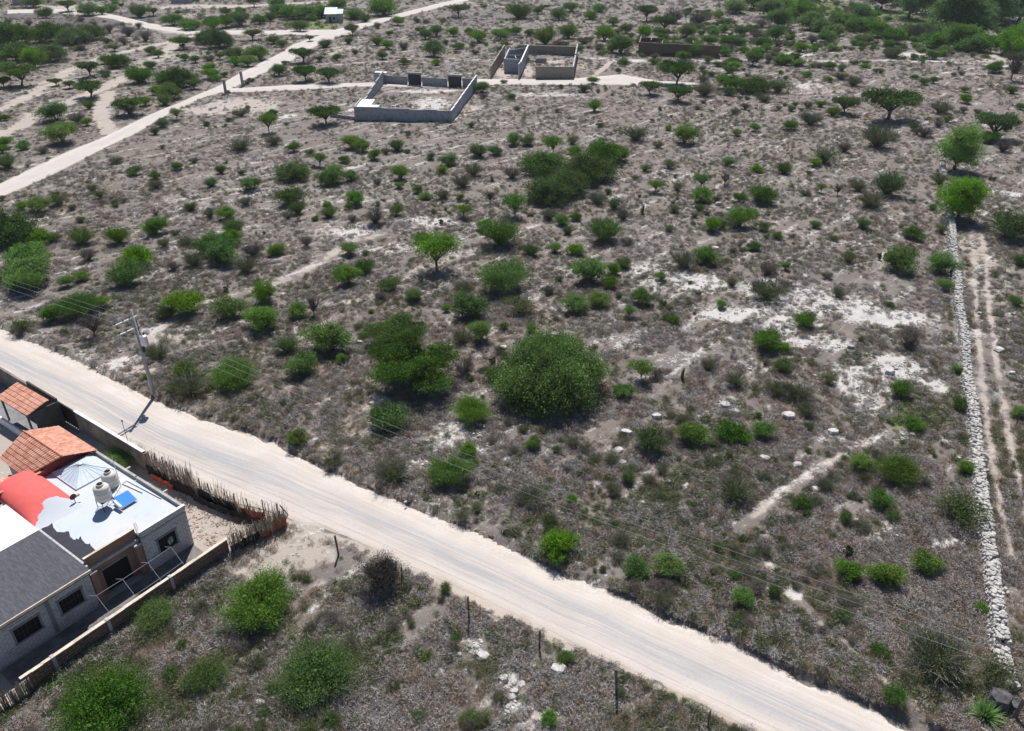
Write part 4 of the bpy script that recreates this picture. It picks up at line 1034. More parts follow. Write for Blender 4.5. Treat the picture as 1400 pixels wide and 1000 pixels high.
b = MB(); b.tube([(-.1, .22, PH - 1.0), (-.12, .25, PH - 4.0)], .03, 5); b.build("riser_pipe", M_STEEL, pole)
M_WIRE = mat_plain("aluminium_wire", (.62, .62, .63), .05, 1.0, .35, metal=.2)
names = ("power line nearest the road, sagging over the dry field", "middle power line of the three sagging over the dry field", "power line farthest from the road, sagging over the dry field")
for k, (off, zt) in enumerate(((1.75, PH - .48), (.95, PH - .48), (.3, PH - .48))):
    b = MB(); pts = []
    e0 = np.array([pp[0], pp[1]]) + RN * off
    for (q_, d_) in ((-70, 1), (0, 0), (74, 1)): pass
    for s_ in np.linspace(-70, 0, 16): pts.append((*(e0 + RD * s_), zt - 4 * 1.0 * (-s_ / 70) * (1 + s_ / 70)))
    for s_ in np.linspace(0, 74, 28)[1:]: pts.append((*(e0 + RD * s_), zt - 4 * 1.15 * (s_ / 74) * (1 - s_ / 74)))
    b.tube(pts, .008, 4)
    tag(b.build("power_line", M_WIRE), names[k], "power line", "power lines over the field")

# ------------------------------------------------------------------ wooden fence posts near the road
for i, (px, base, top, lean, lab) in enumerate(((463, 768, 733, .012, "short crooked wooden post in the bare tan soil by the yard corner"), (550, 797, 776, 0, "short post half hidden behind the dark bare topped bush"),
        (641, 857, 816, 0, "tall straight fence post in the grey scrub, next beyond the bare topped bush"), (737.5, 892, 862, 0, "fence post above the white boulder heap along the road verge"),
        (843, 960, 916, .02, "dark fence post in pale soil, last but one before the frame edge"), (967, 1001, 971, 0, "fence post closest to the camera at the road verge"), (395, 711, 684, -.12, "thin leaning stake standing at the cane fence corner"), (1389, 590, 560, 0, "thin stake beside the farm track past the drystone wall"))):
    base = top + .74 * (base - top)          # below that the patch is the post's own shadow
    g_ = gp(px, base); h = height_of(px, base, top)
    r = empty("fence_post", g_, R.uniform(0, 3), label=lab, cat="post", group="wooden posts along the verge")
    b = MB(); n = 5; w_ = .075 if i < 6 else .045
    b.tube([(lean * k * h + R.uniform(-.012, .012), R.uniform(-.012, .012), -.15 + (h + .15) * k / (n - 1)) for k in range(n)], [w_ * R.uniform(.85, 1.1) for _ in range(n)], 7); b.build("post", M_WOOD, r)
    if i < 6:
        b = MB()
        for zz in (.45, .85, 1.2): b.tube([(w_ * math.cos(t), w_ * math.sin(t), zz * h / 1.6 + .02 * math.sin(3 * t)) for t in np.linspace(0, 6.28, 9)], .008, 3, cap=False)
        b.build("wire_tie", M_RUST, r)

# ------------------------------------------------------------------ dry stone wall
WALL = G2([(1284, 212), (1291, 250), (1298, 300), (1304, 365), (1311, 430), (1319, 500), (1326, 560), (1336, 650), (1345, 730), (1357, 820), (1368, 900), (1380, 945)])
def stone_wall():
    W, L = resample(WALL, 1500)
    t = np.gradient(W, axis=0); t /= np.hypot(*t.T)[:, None]; nn = np.stack([-t[:, 1], t[:, 0]], 1)
    rr = random.Random(9); b = MB(); d = L / 1500
    def put(s, off, z, sx, sy, sz, mi):
        i = min(1499, max(0, int(s / d))); p = W[i] + nn[i] * off
        if hole(p): return
        b.stone((p[0], p[1], hz(p[0], p[1]) * 0 + z), sx, sy, sz, math.atan2(t[i][1], t[i][0]) + rr.uniform(-.35, .35), rr, mi)
    def hole(p):   # gaps hidden by the crowns of the trees that broke the wall
        return False
    s = 0.0
    while s < L:
        far = W[min(1499, int(s / d))][1] > 100
        st = rr.uniform(.20, .40) * (1.25 if far else 1)
        wob = .10 * math.sin(s * .35) + .05 * math.sin(s * 1.3)
        hh = .95 + .12 * math.sin(s * .43) - (.35 if L - s < 3 else 0) - (.25 if s < 25 and math.sin(s * .9) > .3 else 0)
        for side in (-1, 1):
            z = 0.0
            while z < hh - .12:
                sz = rr.uniform(.10, .19)
                off = side * (.36 - .13 * z / hh + rr.uniform(-.04, .04)) + wob * .5
                put(s + rr.uniform(-.1, .1), off, z + sz * .6, st * .6, rr.uniform(.15, .24), sz, rr.choice((0, 0, 1, 2)))
                z += sz * 1.55
        for k in range(3):
            put(s + rr.uniform(-.2, .2), rr.uniform(-.23, .23) + wob * .5, hh + rr.uniform(-.12, .03), st * rr.uniform(.40, .66), rr.uniform(.10, .24), rr.uniform(.07, .14), rr.choice((0, 0, 0, 1, 2)))
        if rr.random() < .12: put(s, rr.choice((-1, 1)) * rr.uniform(.6, 1.0), .08, rr.uniform(.1, .22), rr.uniform(.1, .2), .12, 0)
        s += st * .92
    ms = [mat_plain("wall_stone", (.36, .34, .32), .25, 4.0, .95, (.52, .50, .475), .5), mat_plain("weathered_stone", (.30, .285, .27), .3, 4.0, .95, (.46, .44, .42), .5), mat_plain("pale_stone", (.43, .40, .37), .2, 4.0, .95, (.56, .535, .51), .5)]
    r = empty("drystone_wall", (0, 0, 0), 0, label="long pale drystone wall between the rocky field and the farm track", cat="wall")
    b.build("stones", ms, r)
stone_wall()
# dark boulder end of the wall and the wooden gate at the frame edge
g_ = gp(1362, 966)
r = empty("boulder", g_, .4, label="large dark rounded boulder at the roadside end of the drystone wall", cat="boulder")
rr = random.Random(3); b = MB(); b.stone((0, 0, .45), .8, .62, .6, .3, rr); b.stone((.7, -.5, .2), .45, .4, .35, .9, rr); b.build("rock", mat_plain("dark_rock", (.05, .05, .06), .4, 2.5, .9, (.13, .125, .125), .6), r)
g_ = gp(1386, 984); 
r = empty("field_gate", g_, .1, label="dark wooden field gate beside the roadside end of the drystone wall", cat="gate")
b = MB(); b.tube([(0, 0, -.1), (.05, .02, 1.75)], [.13, .11], 8); b.build("gate_post", M_WOOD, r)
b = MB(); b.tube([(1.35, -.25, -.1), (1.35, -.25, 1.5)], .07, 8); b.build("gate_post", M_WOOD, r)
for zz in (.4, .85, 1.3):
    b = MB(); b.tube([(0, 0, zz), (2.6, -.35, zz + .05)], .045, 6); b.build("gate_rail", M_WOOD, r)

# ------------------------------------------------------------------ loose limestone boulders
BOULD = [(764, 921, 24), (778, 928, 11), (698, 958, 19), (703, 949, 15), (706, 972, 9), (700, 910, 10), (661, 902, 21), (600, 922, 15), (824, 938, 15), (688, 932, 17), (771, 892, 10), (628, 897, 9),
         (856, 596, 18), (846, 618, 15), (852, 636, 14), (914, 661, 10), (880, 689, 8), (866, 684, 8), (1046, 631, 17), (1091, 639, 14), (1062, 624, 8), (898, 573, 17), (1079, 573, 21), (1004, 566, 17),
         (1117, 672, 14), (914, 606, 7), (1064, 735, 10), (1107, 723, 7), (992, 557, 17), (348, 898, 19), (331, 905, 12), (424, 895, 19), (356, 966, 17), (1140, 594, 19), (1293, 608, 14), (1248, 596, 8),
         (1310, 629, 10), (1187, 702, 11), (1170, 713, 9), (1123, 670, 9), (1217, 512, 17), (1164, 477, 12), (1384, 512, 10), (1367, 481, 15), (1340, 430, 8), (492, 470, 9), (504, 473, 9), (508, 553, 9),
         (520, 551, 11), (978, 342, 13), (982, 281, 11), (996, 287, 8), (1295, 842, 9), (1212, 888, 7), (1020, 735, 9), (940, 815, 8), (1000, 530, 14), (690, 497, 9), (688, 478, 13), (720, 593, 12)]
# ------------------------------------------------------------------ plants
def leaf_mesh(name, C, D, Lg, Wd, tint, mats, stems=None, fold=True):
    """Leaf sprays as small four-cornered blades, plus stems (MB) as a second material."""
    n = len(C)
    D = D / (np.linalg.norm(D, axis=1)[:, None] + 1e-9)
    rv = rng.normal(size=(n, 3)); S = np.cross(D, rv); S /= (np.linalg.norm(S, axis=1)[:, None] + 1e-9)
    a = C - D * (Lg * .5)[:, None]; b = C + D * (Lg * .5)[:, None]
    l = C + S * (Wd * .5)[:, None]; r = C - S * (Wd * .5)[:, None]
    V = np.stack([a, l, b, r], 1).reshape(-1, 3)
    F = np.arange(n * 4).reshape(-1, 4)
    T = np.repeat(tint, 4)
    me = bpy.data.meshes.new(name)
    if stems is not None and stems.v:
        nv = len(V); sv = np.array(stems.v)
        V = np.concatenate([V, sv]); T = np.concatenate([T, np.full(len(sv), .5)])
        cnt = np.array([4] * n + [len(f) for f in stems.f]); tot = int(cnt.sum())
        flat = np.concatenate([F.ravel(), np.array([nv + i for f in stems.f for i in f])])
        me.vertices.add(len(V)); me.vertices.foreach_set("co", V.astype(np.float32).ravel())
        me.loops.add(tot); me.loops.foreach_set("vertex_index", flat.astype(np.int32))
        me.polygons.add(len(cnt)); me.polygons.foreach_set("loop_start", np.r_[0, np.cumsum(cnt)[:-1]].astype(np.int32))
        me.polygons.foreach_set("material_index", np.array([0] * n + [1] * len(stems.f), dtype=np.int32))
        me.update(calc_edges=True)
    else:
        me.vertices.add(len(V)); me.vertices.foreach_set("co", V.astype(np.float32).ravel())
        me.loops.add(n * 4); me.loops.foreach_set("vertex_index", F.astype(np.int32).ravel())
        me.polygons.add(n); me.polygons.foreach_set("loop_start", (np.arange(n) * 4).astype(np.int32))
        me.update(calc_edges=True)
    at_ = me.attributes.new("tint", 'FLOAT', 'POINT'); at_.data.foreach_set("value", T.astype(np.float32))
    for m in mats: me.materials.append(m)
    me.update()
    return me
def unit(n):
    v = rng.normal(size=(n, 3)); return v / np.linalg.norm(v, axis=1)[:, None]
def lobes_cloud(lobes, n, shell=.38, tuft=.0):
    """Points near the surfaces of ellipsoid lobes (c, r3, tint); returns positions, outward directions and tints."""
    w = np.array([r[0] * r[1] + r[1] * r[2] + r[0] * r[2] for _, r, _ in lobes]); w = w / w.sum()
    k = rng.choice(len(lobes), n, p=w)
    u = unit(n)
    flip = rng.random(n) < .62; u[:, 2] = np.where(flip, np.abs(u[:, 2]), u[:, 2])
    rad = 1 - shell * rng.random(n) ** 1.5 + rng.normal(size=n) * .07
    Cn = np.array([c for c, _, _ in lobes])[k]; Rn = np.array([r for _, r, _ in lobes])[k]; Tn = np.array([t for _, _, t in lobes])[k]
    P = Cn + u * Rn * rad[:, None]
    # keep gaps: sprays gather in small clumps
    g = vnoise(P[:, 0] * 9 + 31 * Cn[:, 0], P[:, 1] * 9 + P[:, 2] * 7, 1.0, 77)
    keep = g > .34
    return P[keep], u[keep], np.clip(Tn[keep] + (g[keep] - .6) * .9 + rng.normal(size=keep.sum()) * .13, 0, 1)
def sprays(P, U, T, per, step, jit):
    """Feathery twigs: each seed grows a short line of leaves outwards."""
    n = len(P); d = U + rng.normal(size=(n, 3)) * .55 + np.array([0, 0, .25]); d /= np.linalg.norm(d, axis=1)[:, None]
    Ps, Ds, Ts = [], [], []
    for k in range(per):
        Ps.append(P + d * (step * k) + rng.normal(size=(n, 3)) * jit); Ds.append(d + rng.normal(size=(n, 3)) * .6); Ts.append(np.clip(T + (k / per - .3) * .25, 0, 1))
    return np.concatenate(Ps), np.concatenate(Ds), np.concatenate(Ts)
def stems_to(m, root, tips, r0, bend=.08, sides=5):
    for t in tips:
        t = Vector(t); a = Vector(root) + Vector((R.uniform(-.04, .04), R.uniform(-.04, .04), 0))
        mid = a.lerp(t, .45) + Vector((R.uniform(-bend, bend), R.uniform(-bend, bend), R.uniform(0, bend)))
        m.tube([a, mid, t], [r0, r0 * .65, r0 * .2], sides, cap=False)

LEAFC = {'B': (.142, .262, .040), 'M': (.108, .200, .040), 'O': (.125, .160, .062), 'D': (.16, .14, .12), 'T': (.078, .142, .032), 'P': (.155, .31, .045), 'A': (.125, .220, .055), 'R': (.125, .225, .060), 'F': (.125, .235, .050), 'X': (.062, .054, .050), 'S': (.15, .30, .05), 'G': (.085, .10, .075)}
M_LEAF = {k: mat_leaf("leaf_" + n, LEAFC[k], *v) for k, n, v in (('B', 'bright_green', (.035, 1.0, .22)), ('M', 'mid_green', (.03, 1.0, .18)), ('O', 'olive', (.05, .6, .3)), ('D', 'dry_grey', (.03, .7, .1)), ('T', 'dark_mesquite', (.03, 1.0, .18)),
                                                             ('P', 'light_green', (.02, .9, .3)), ('A', 'blue_green', (.02, 1.0, .22)), ('R', 'riparian', (.03, .7, .25)), ('F', 'far_green', (.04, .7, .3)), ('S', 'spiky', (.02, .5, .35)), ('G', 'agave', (.02, .5, .1)), ('X', 'dead_twig', (.02, .8, .05)))}
M_BARK = mat_plain("bark", (.085, .072, .062), .35, 5.0, .95, (.15, .13, .115))
M_TWIG = mat_plain("grey_twig", (.12, .108, .098), .35, 6.0, .95, (.20, .18, .165))
M_NOPAL = mat_plain("cactus_pad", (.045, .075, .035), .35, 3.0, .6, (.09, .12, .055))
M_AGAVE = mat_plain("agave_blade", (.10, .15, .12), .25, 3.0, .6, (.17, .22, .17))

VAR = {}      # kind -> list of (foliage mesh, stem mesh, joined mesh)
def normalise(P, st, h):
    f = .5 / np.percentile(np.hypot(P[:, 0], P[:, 1]), 95); fz = h / np.percentile(P[:, 2], 98)
    P = P * np.array([f, f, fz]); st.v = [(v[0] * f, v[1] * f, v[2] * fz) for v in st.v]
    return P
def put_variant(kind, name, P, U, T, Lg, Wd, st, leaf, stem_mat=None, wj=.35, h=None, core=0.0):
    n = len(P)
    if h: P = normalise(P, st, h)
    if core > 0:          # added larger sprays inside the crown block light; their darker tint paints shade
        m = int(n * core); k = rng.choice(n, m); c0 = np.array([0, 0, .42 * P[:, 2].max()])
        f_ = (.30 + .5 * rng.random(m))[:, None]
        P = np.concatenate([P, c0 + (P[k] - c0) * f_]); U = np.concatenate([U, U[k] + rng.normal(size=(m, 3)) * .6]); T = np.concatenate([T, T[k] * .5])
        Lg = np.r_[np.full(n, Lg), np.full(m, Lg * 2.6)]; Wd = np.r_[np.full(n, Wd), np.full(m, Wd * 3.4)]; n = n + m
    L = Lg * (1 + rng.normal(size=n) * .3).clip(.5, 1.8); W = Wd * (1 + rng.normal(size=n) * wj).clip(.5, 1.8)
    sm = stem_mat or M_TWIG
    rs = rng.bit_generator.state
    fol = leaf_mesh(name + "_foliage", P, U, L, W, T, [M_LEAF[leaf]])
    rng.bit_generator.state = rs
    jn = leaf_mesh(name, P, U, L, W, T, [M_LEAF[leaf], sm], st)
    stm = st.mesh(name + "_stems", sm)
    VAR.setdefault(kind, []).append((fol, stm, jn))

def dome(kind, leaf, n, h, nl, Lg, Wd, spread=.30, twigs=10, under=.0, shell=.4, twigmat=None, ragged=.25, per=3):
    lobes = []
    for i in range(nl):
        t = 2 * math.pi * i / nl + R.uniform(-.4, .4); q = spread * R.uniform(.45, 1.0) * (0 if i == 0 else 1)
        r_ = R.uniform(.11, .25) if i else .25
        c = (q * math.cos(t), q * math.sin(t), max(r_ * .75, h * R.uniform(.34, .68) if i else h * .6))
        lobes.append((c, (r_ * R.uniform(.85, 1.15), r_ * R.uniform(.85, 1.15), r_ * min(1.1, h * 1.25) * R.uniform(.8, 1.1)), R.uniform(.3, .7)))
    P, U, T = lobes_cloud(lobes, n // per, shell)
    P, U, T = sprays(P, U, T, per, .035 + ragged * .06, .012)
    m_ = P[:, 2] > .02
    P, U, T = P[m_], U[m_], T[m_]
    st = MB(); stems_to(st, (0, 0, -.02), [np.array(c) + np.array(r_) * [R.uniform(-.6, .6), R.uniform(-.6, .6), R.uniform(.2, .95)] for c, r_, _ in lobes for _k in range(max(1, twigs // nl))], .012)
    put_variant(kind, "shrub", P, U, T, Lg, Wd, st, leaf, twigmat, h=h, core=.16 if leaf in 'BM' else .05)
def fan(kind, leaf, n_st, n_leaf, h, Lg, Wd, openness=1.0, bare=.35, twigmat=None, stem_r=.008):
    """Many stems fanning up from one base, leaves along their outer part."""
    st = MB(); Ps, Us, Ts = [], [], []
    for i in range(n_st):
        t = R.uniform(0, 6.283); e = R.uniform(.15, 1.0) ** .8 * openness
        d = np.array([math.cos(t) * e, math.sin(t) * e, R.uniform(.55, 1.1)]); d /= np.linalg.norm(d)
        Lr = (1 / max(1e-3, math.hypot(d[0] / .5, d[1] / .5, d[2] / h))) * R.uniform(.72, 1.05)
        tip = d * Lr; mid = tip * .5 + np.array([0, 0, .06 * h])
        st.tube([(R.uniform(-.03, .03), R.uniform(-.03, .03), 0), tuple(mid), tuple(tip)], [stem_r, stem_r * .7, stem_r * .3], 3, cap=False)
        for k in range(2):
            q = mid + (tip - mid) * R.uniform(.2, .8); st.tube([tuple(q), tuple(q + (d + np.array([R.uniform(-.7, .7), R.uniform(-.7, .7), R.uniform(-.2, .5)])) * .13)], [stem_r * .5, stem_r * .2], 3, cap=False)
        m_ = max(1, int(n_leaf / n_st)); s_ = bare + (1 - bare) * rng.random(m_) ** .8
        q = np.where(s_[:, None] < .5, mid * (s_ * 2)[:, None], mid + (tip - mid) * ((s_ - .5) * 2)[:, None])
        Ps.append(q + rng.normal(size=(m_, 3)) * (.022 + .03 * s_)[:, None]); Us.append(np.tile(d, (m_, 1)) + rng.normal(size=(m_, 3)) * .6); Ts.append(np.clip(rng.normal(R.uniform(.3, .7), .15, m_), 0, 1))
    P, U, T = np.concatenate(Ps), np.concatenate(Us), np.concatenate(Ts)
    m_ = P[:, 2] > (.16 * h if kind in 'bm' else .01)
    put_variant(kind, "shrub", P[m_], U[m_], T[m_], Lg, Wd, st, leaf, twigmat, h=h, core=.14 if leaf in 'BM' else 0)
def tree(kind, leaf, n, h, trunk_h, lobes, Lg, Wd, r0=.028, shell=.5, lean=.0, per=3, flat=True):
    st = MB(); fork = Vector((lean * .4, 0, trunk_h)); 
    st.tube([(0, 0, -.03), (lean * .15 + R.uniform(-.01, .01), R.uniform(-.01, .01), trunk_h * .5), tuple(fork)], [r0 * 1.25, r0, r0 * .85], 7, cap=False)
    for c, r_, _ in lobes:
        for k in range(2):
            t = Vector(c) + Vector((R.uniform(-.5, .5) * r_[0], R.uniform(-.5, .5) * r_[1], R.uniform(-.2, .5) * r_[2]))
            mid = fork.lerp(t, .5) + Vector((R.uniform(-.03, .03), R.uniform(-.03, .03), .03))
            st.tube([tuple(fork), tuple(mid), tuple(t)], [r0 * .62, r0 * .42, r0 * .12], 5, cap=False)
    P, U, T = lobes_cloud(lobes, n // per, shell)
    P, U, T = sprays(P, U, T, per, .03, .012)
    P = normalise(P, st, h)
    VAR.setdefault(kind, [])
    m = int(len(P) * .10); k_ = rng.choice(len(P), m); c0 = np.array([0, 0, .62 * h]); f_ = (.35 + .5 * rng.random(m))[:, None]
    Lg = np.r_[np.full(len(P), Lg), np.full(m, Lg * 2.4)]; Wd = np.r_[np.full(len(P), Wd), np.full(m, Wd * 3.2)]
    P = np.concatenate([P, c0 + (P[k_] - c0) * f_]); U = np.concatenate([U, rng.normal(size=(m, 3))]); T = np.concatenate([T, T[k_] * .5])  # added inner sprays block light; darker tint puts shade into the crown
    nn = len(P); L = Lg * (1 + rng.normal(size=nn) * .3).clip(.5, 1.8); W = Wd * (1 + rng.normal(size=nn) * .35).clip(.5, 1.8)
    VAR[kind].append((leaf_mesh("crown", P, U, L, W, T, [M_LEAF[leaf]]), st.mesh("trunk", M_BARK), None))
def umbrella_lobes(k, zc, spread, rz):
    out = []
    for i in range(k):
        t = 2 * math.pi * i / k + R.uniform(-.3, .3); q = spread * (R.uniform(.55, 1.0) if i else .2); r_ = R.uniform(.16, .25)
        out.append(((q * math.cos(t), q * math.sin(t), zc + R.uniform(-.06, .05) - .05 * q), (r_, r_, rz * R.uniform(.8, 1.2)), R.uniform(.25, .75)))
    return out

for i in range(6): dome('B', 'B', 11000, R.uniform(.52, .68), R.choice((6, 7, 8)), .036, .016, .30, 14, ragged=.12)
for i in range(6): dome('M', 'M', 10500, R.uniform(.45, .62), R.choice((7, 8, 10)), .036, .016, .33, 14, shell=.45, ragged=.12)
for i in range(2): fan('B', 'B', 90, 12000, R.uniform(.55, .68), .032, .013, .95, .15, twigmat=M_BARK)
for i in range(2): fan('M', 'M', 90, 11000, R.uniform(.46, .6), .032, .013, 1.0, .12, twigmat=M_BARK)
for i in range(5): fan('O', 'O', 100, 6000, R.uniform(.42, .62), .032, .012, 1.1, .2)
for i in range(2): dome('O', 'O', 4600, R.uniform(.42, .58), 8, .036, .013, .32, 40, shell=.7)
for i in range(3): fan('b', 'B', 46, 36000, R.uniform(.42, .48), .019, .0080, .95, .46, twigmat=M_BARK, stem_r=.005)
for i in range(1): dome('b', 'B', 30000, .42, 11, .020, .0085, .33, 40, shell=.55, ragged=.3, per=4)
for i in range(2): fan('m', 'M', 50, 36000, R.uniform(.40, .46), .019, .0080, 1.0, .44, twigmat=M_BARK, stem_r=.005)
for i in range(2): dome('m', 'M', 30000, R.uniform(.38, .44), 12, .020, .0085, .34, 40, shell=.6, ragged=.3, per=4)
dome('X', 'X', 16000, .62, 9, .040, .0055, .30, 90, shell=.8)
for i in range(3): dome('D', 'D', 6500, R.uniform(.48, .62), 9, .060, .0065, .32, 60, shell=.7)
for i in range(3): fan('D', 'D', 190, 3000, R.uniform(.5, .66), .06, .008, 1.1, .1, stem_r=.007)
for i in range(4): tree('T', 'T', 7500, .66, R.uniform(.17, .25), umbrella_lobes(R.choice((6, 7, 8)), .62, .32, .15), .044, .019, lean=R.uniform(-.2, .2))
for i in range(3): tree('t', 'B', 7000, .74, R.uniform(.16, .22), umbrella_lobes(7, .55, .28, .2), .038, .015, r0=.022)
def layered():
    lo = []
    for k in range(17):
        t = k * 2.4 + R.uniform(-.4, .4); q = R.uniform(.10, .42); z = R.uniform(.5, .85) - .40 * q
        r_ = R.uniform(.10, .18); lo.append(((q * math.cos(t), q * math.sin(t), z), (r_, r_, r_ * .34), R.uniform(.2, .8)))
    tree('L', 'T', 60000, .44, .16, lo, .018, .0075, r0=.026, shell=.6)
layered(); layered()
def big_mesquite(kind, leaf, n, hh=.62):
    lo = []
    for k in range(16):
        t = 2 * math.pi * k / 16 * 2.6 + R.uniform(-.3, .3); q = .40 * math.sqrt((k + .5) / 16); z = hh * (.74 - .95 * q * q) + R.uniform(-.05, .05) - (.06 if q > .3 else 0)
        r_ = R.uniform(.09, .19); lo.append(((q * math.cos(t), q * math.sin(t), z), (r_, r_, r_ * .85), R.uniform(.2, .8)))
    for k in range(11):
        t = 2 * math.pi * k / 11 + R.uniform(-.2, .2); q = R.uniform(.32, .42); r_ = R.uniform(.11, .16); lo.append(((q * math.cos(t), q * math.sin(t), hh * R.uniform(.16, .34)), (r_, r_, r_), R.uniform(.2, .8)))
    tree(kind, leaf, n, hh, .10, lo, .027 if n < 40000 else .018, .011 if n < 40000 else .0075, r0=.026, shell=.6, per=4)
big_mesquite('A', 'A', 90000, .38); big_mesquite('Q', 'T', 18000, .46); big_mesquite('Q', 'M', 18000, .42); big_mesquite('Q', 'T', 18000, .44)
def pirul(h):
    lo = []
    for k in range(22):
        z = .2 + .72 * (k + .5) / 22; q = .36 * math.sqrt(max(.04, 1 - ((z - .4) / .56) ** 2)) * R.uniform(.35, .9); t = k * 2.4 + R.uniform(-.4, .4); r_ = R.uniform(.13, .19)
        lo.append(((q * math.cos(t), q * math.sin(t), z * h), (r_, r_, r_ * 1.15), R.uniform(.3, .8)))
    tree('P', 'P', 26000, h, .16 * h, lo, .030, .012, r0=.03, shell=.6)
pirul(1.15); pirul(.84)
def riparian(kind, leaf, n, h):
    lo = []
    for k in range(18):
        z = R.uniform(.18, .9); q = .40 * math.sqrt(max(.05, 1 - ((z - .4) / .62) ** 2)) * R.uniform(.2, .95); t = R.uniform(0, 6.28); r_ = R.uniform(.14, .22)
        lo.append(((q * math.cos(t), q * math.sin(t), z * h), (r_, r_, r_ * .9), R.uniform(.2, .8)))
    tree(kind, leaf, n, h, .15 * h, lo, .045, .02, r0=.03, shell=.5)
for h in (1.0, .85, .92): riparian('R', 'R', 11000, h)
for h in (.44, .5, .58): riparian('F', 'F', 8000, h)
# bare little trees
for i in range(3):
    st = MB(); tips = []
    st.tube([(0, 0, -.02), (.02, .01, .22)], [.03, .024], 6, cap=False)
    for k in range(46):
        t = R.uniform(0, 6.28); e = R.uniform(.1, .48); p = (e * math.cos(t), e * math.sin(t), R.uniform(.55, 1.0) - .3 * e)
        m_ = (p[0] * .45, p[1] * .45, .22 + (p[2] - .22) * .5); st.tube([(.02, .01, .2), m_, p], [.014, .010, .004], 4, cap=False); tips.append(p)
        for q in range(3): st.tube([m_, (p[0] + R.uniform(-.15, .15), p[1] + R.uniform(-.15, .15), p[2] + R.uniform(-.15, .1))], [.007, .003], 3, cap=False)
    tp = np.array(tips); P = np.repeat(tp, 9, 0) + rng.normal(size=(len(tp) * 9, 3)) * .05
    put_variant('K', "bare_tree", P, unit(len(P)), np.full(len(P), .5), .035, .014, st, 'D', M_BARK)
# prickly pears: flat pads budding from pads
def nopal(npad, sz):
    b = MB()
    def pad(c, up, side, s):
        up, side = Vector(up).normalized(), Vector(side).normalized(); nn = up.cross(side).normalized(); base = len(b.v); k = 12
        for off, sc in ((-.09, .9), (.09, .9)):
            for i in range(k):
                t = 2 * math.pi * i / k; rr_ = s * (1 + .18 * math.sin(t)) * sc
                b.v.append(tuple(Vector(c) + up * (s + math.sin(t) * rr_ * 1.0) + side * math.cos(t) * rr_ * .72 + nn * s * off))
        b.f.append(tuple(base + i for i in range(k))[::-1]); b.m.append(0); b.f.append(tuple(base + k + i for i in range(k))); b.m.append(0)
        for i in range(k): b.f.append((base + i, base + (i + 1) % k, base + k + (i + 1) % k, base + k + i)); b.m.append(0)
        return Vector(c) + up * s * 2
    stack = [((R.uniform(-.28, .28), R.uniform(-.2, .2), 0), R.uniform(0, 3), 0) for _ in range(9)]; n = 0
    while stack and n < npad:
        c, az, lev = stack.pop(0); s = sz * R.uniform(.8, 1.15) * (.92 ** lev)
        up = (R.uniform(-.5, .5), R.uniform(-.5, .5), 1.0); tip = pad(c, up, (math.cos(az), math.sin(az), 0), s); n += 1
        if lev < 4:
            for q in range(R.choice((1, 2, 2, 3))):
                stack.append((tuple(Vector(c).lerp(tip, R.uniform(.75, .98)) + Vector((R.uniform(-.5, .5) * s, R.uniform(-.5, .5) * s, 0))), az + R.uniform(-1.2, 1.2), lev + 1))
    me = b.mesh("prickly_pear", M_NOPAL); VAR.setdefault('N', []).append((None, None, me))
for q in ((60, .085), (80, .075), (50, .095)): nopal(*q)
def blades(kind, n, mat, h, wid, droop):
    b = MB()
    for i in range(n):
        t = R.uniform(0, 6.28); e = R.uniform(.05, 1.25); L = R.uniform(.4, .62)
        d = Vector((math.cos(t) * math.sin(e), math.sin(t) * math.sin(e), math.cos(e) * h)); s = Vector((-math.sin(t), math.cos(t), 0)) * wid
        p0 = d * .03; p1 = d * L * .55; p2 = d * L + Vector((0, 0, -droop * L * math.sin(e)))
        b.quad(p0 - s * .7, p0 + s * .7, p1 + s, p1 - s); b.poly([p1 - s, p1 + s, p2])
    me = b.mesh("spiky_plant", mat); a = me.attributes.new("tint", 'FLOAT', 'POINT'); a.data.foreach_set("value", [R.uniform(.3, .8) for _ in b.v])
    VAR.setdefault(kind, []).append((None, None, me))
blades('S', 240, M_LEAF['S'], 1.1, .012, .12); blades('G', 40, M_AGAVE, 1.2, .035, .05)
def organ():
    b = MB()
    for k in range(9):
        t = R.uniform(0, 6.28); e = R.uniform(.03, .28); x, y = e * math.cos(t), e * math.sin(t)
        b.tube([(x * .3, y * .3, 0), (x, y, .35), (x * 1.1, y * 1.1, R.uniform(1.2, 2.0))], [.05, .055, .04], 7)
    VAR['C'] = [(None, None, b.mesh("column_cactus", M_NOPAL))]
organ()

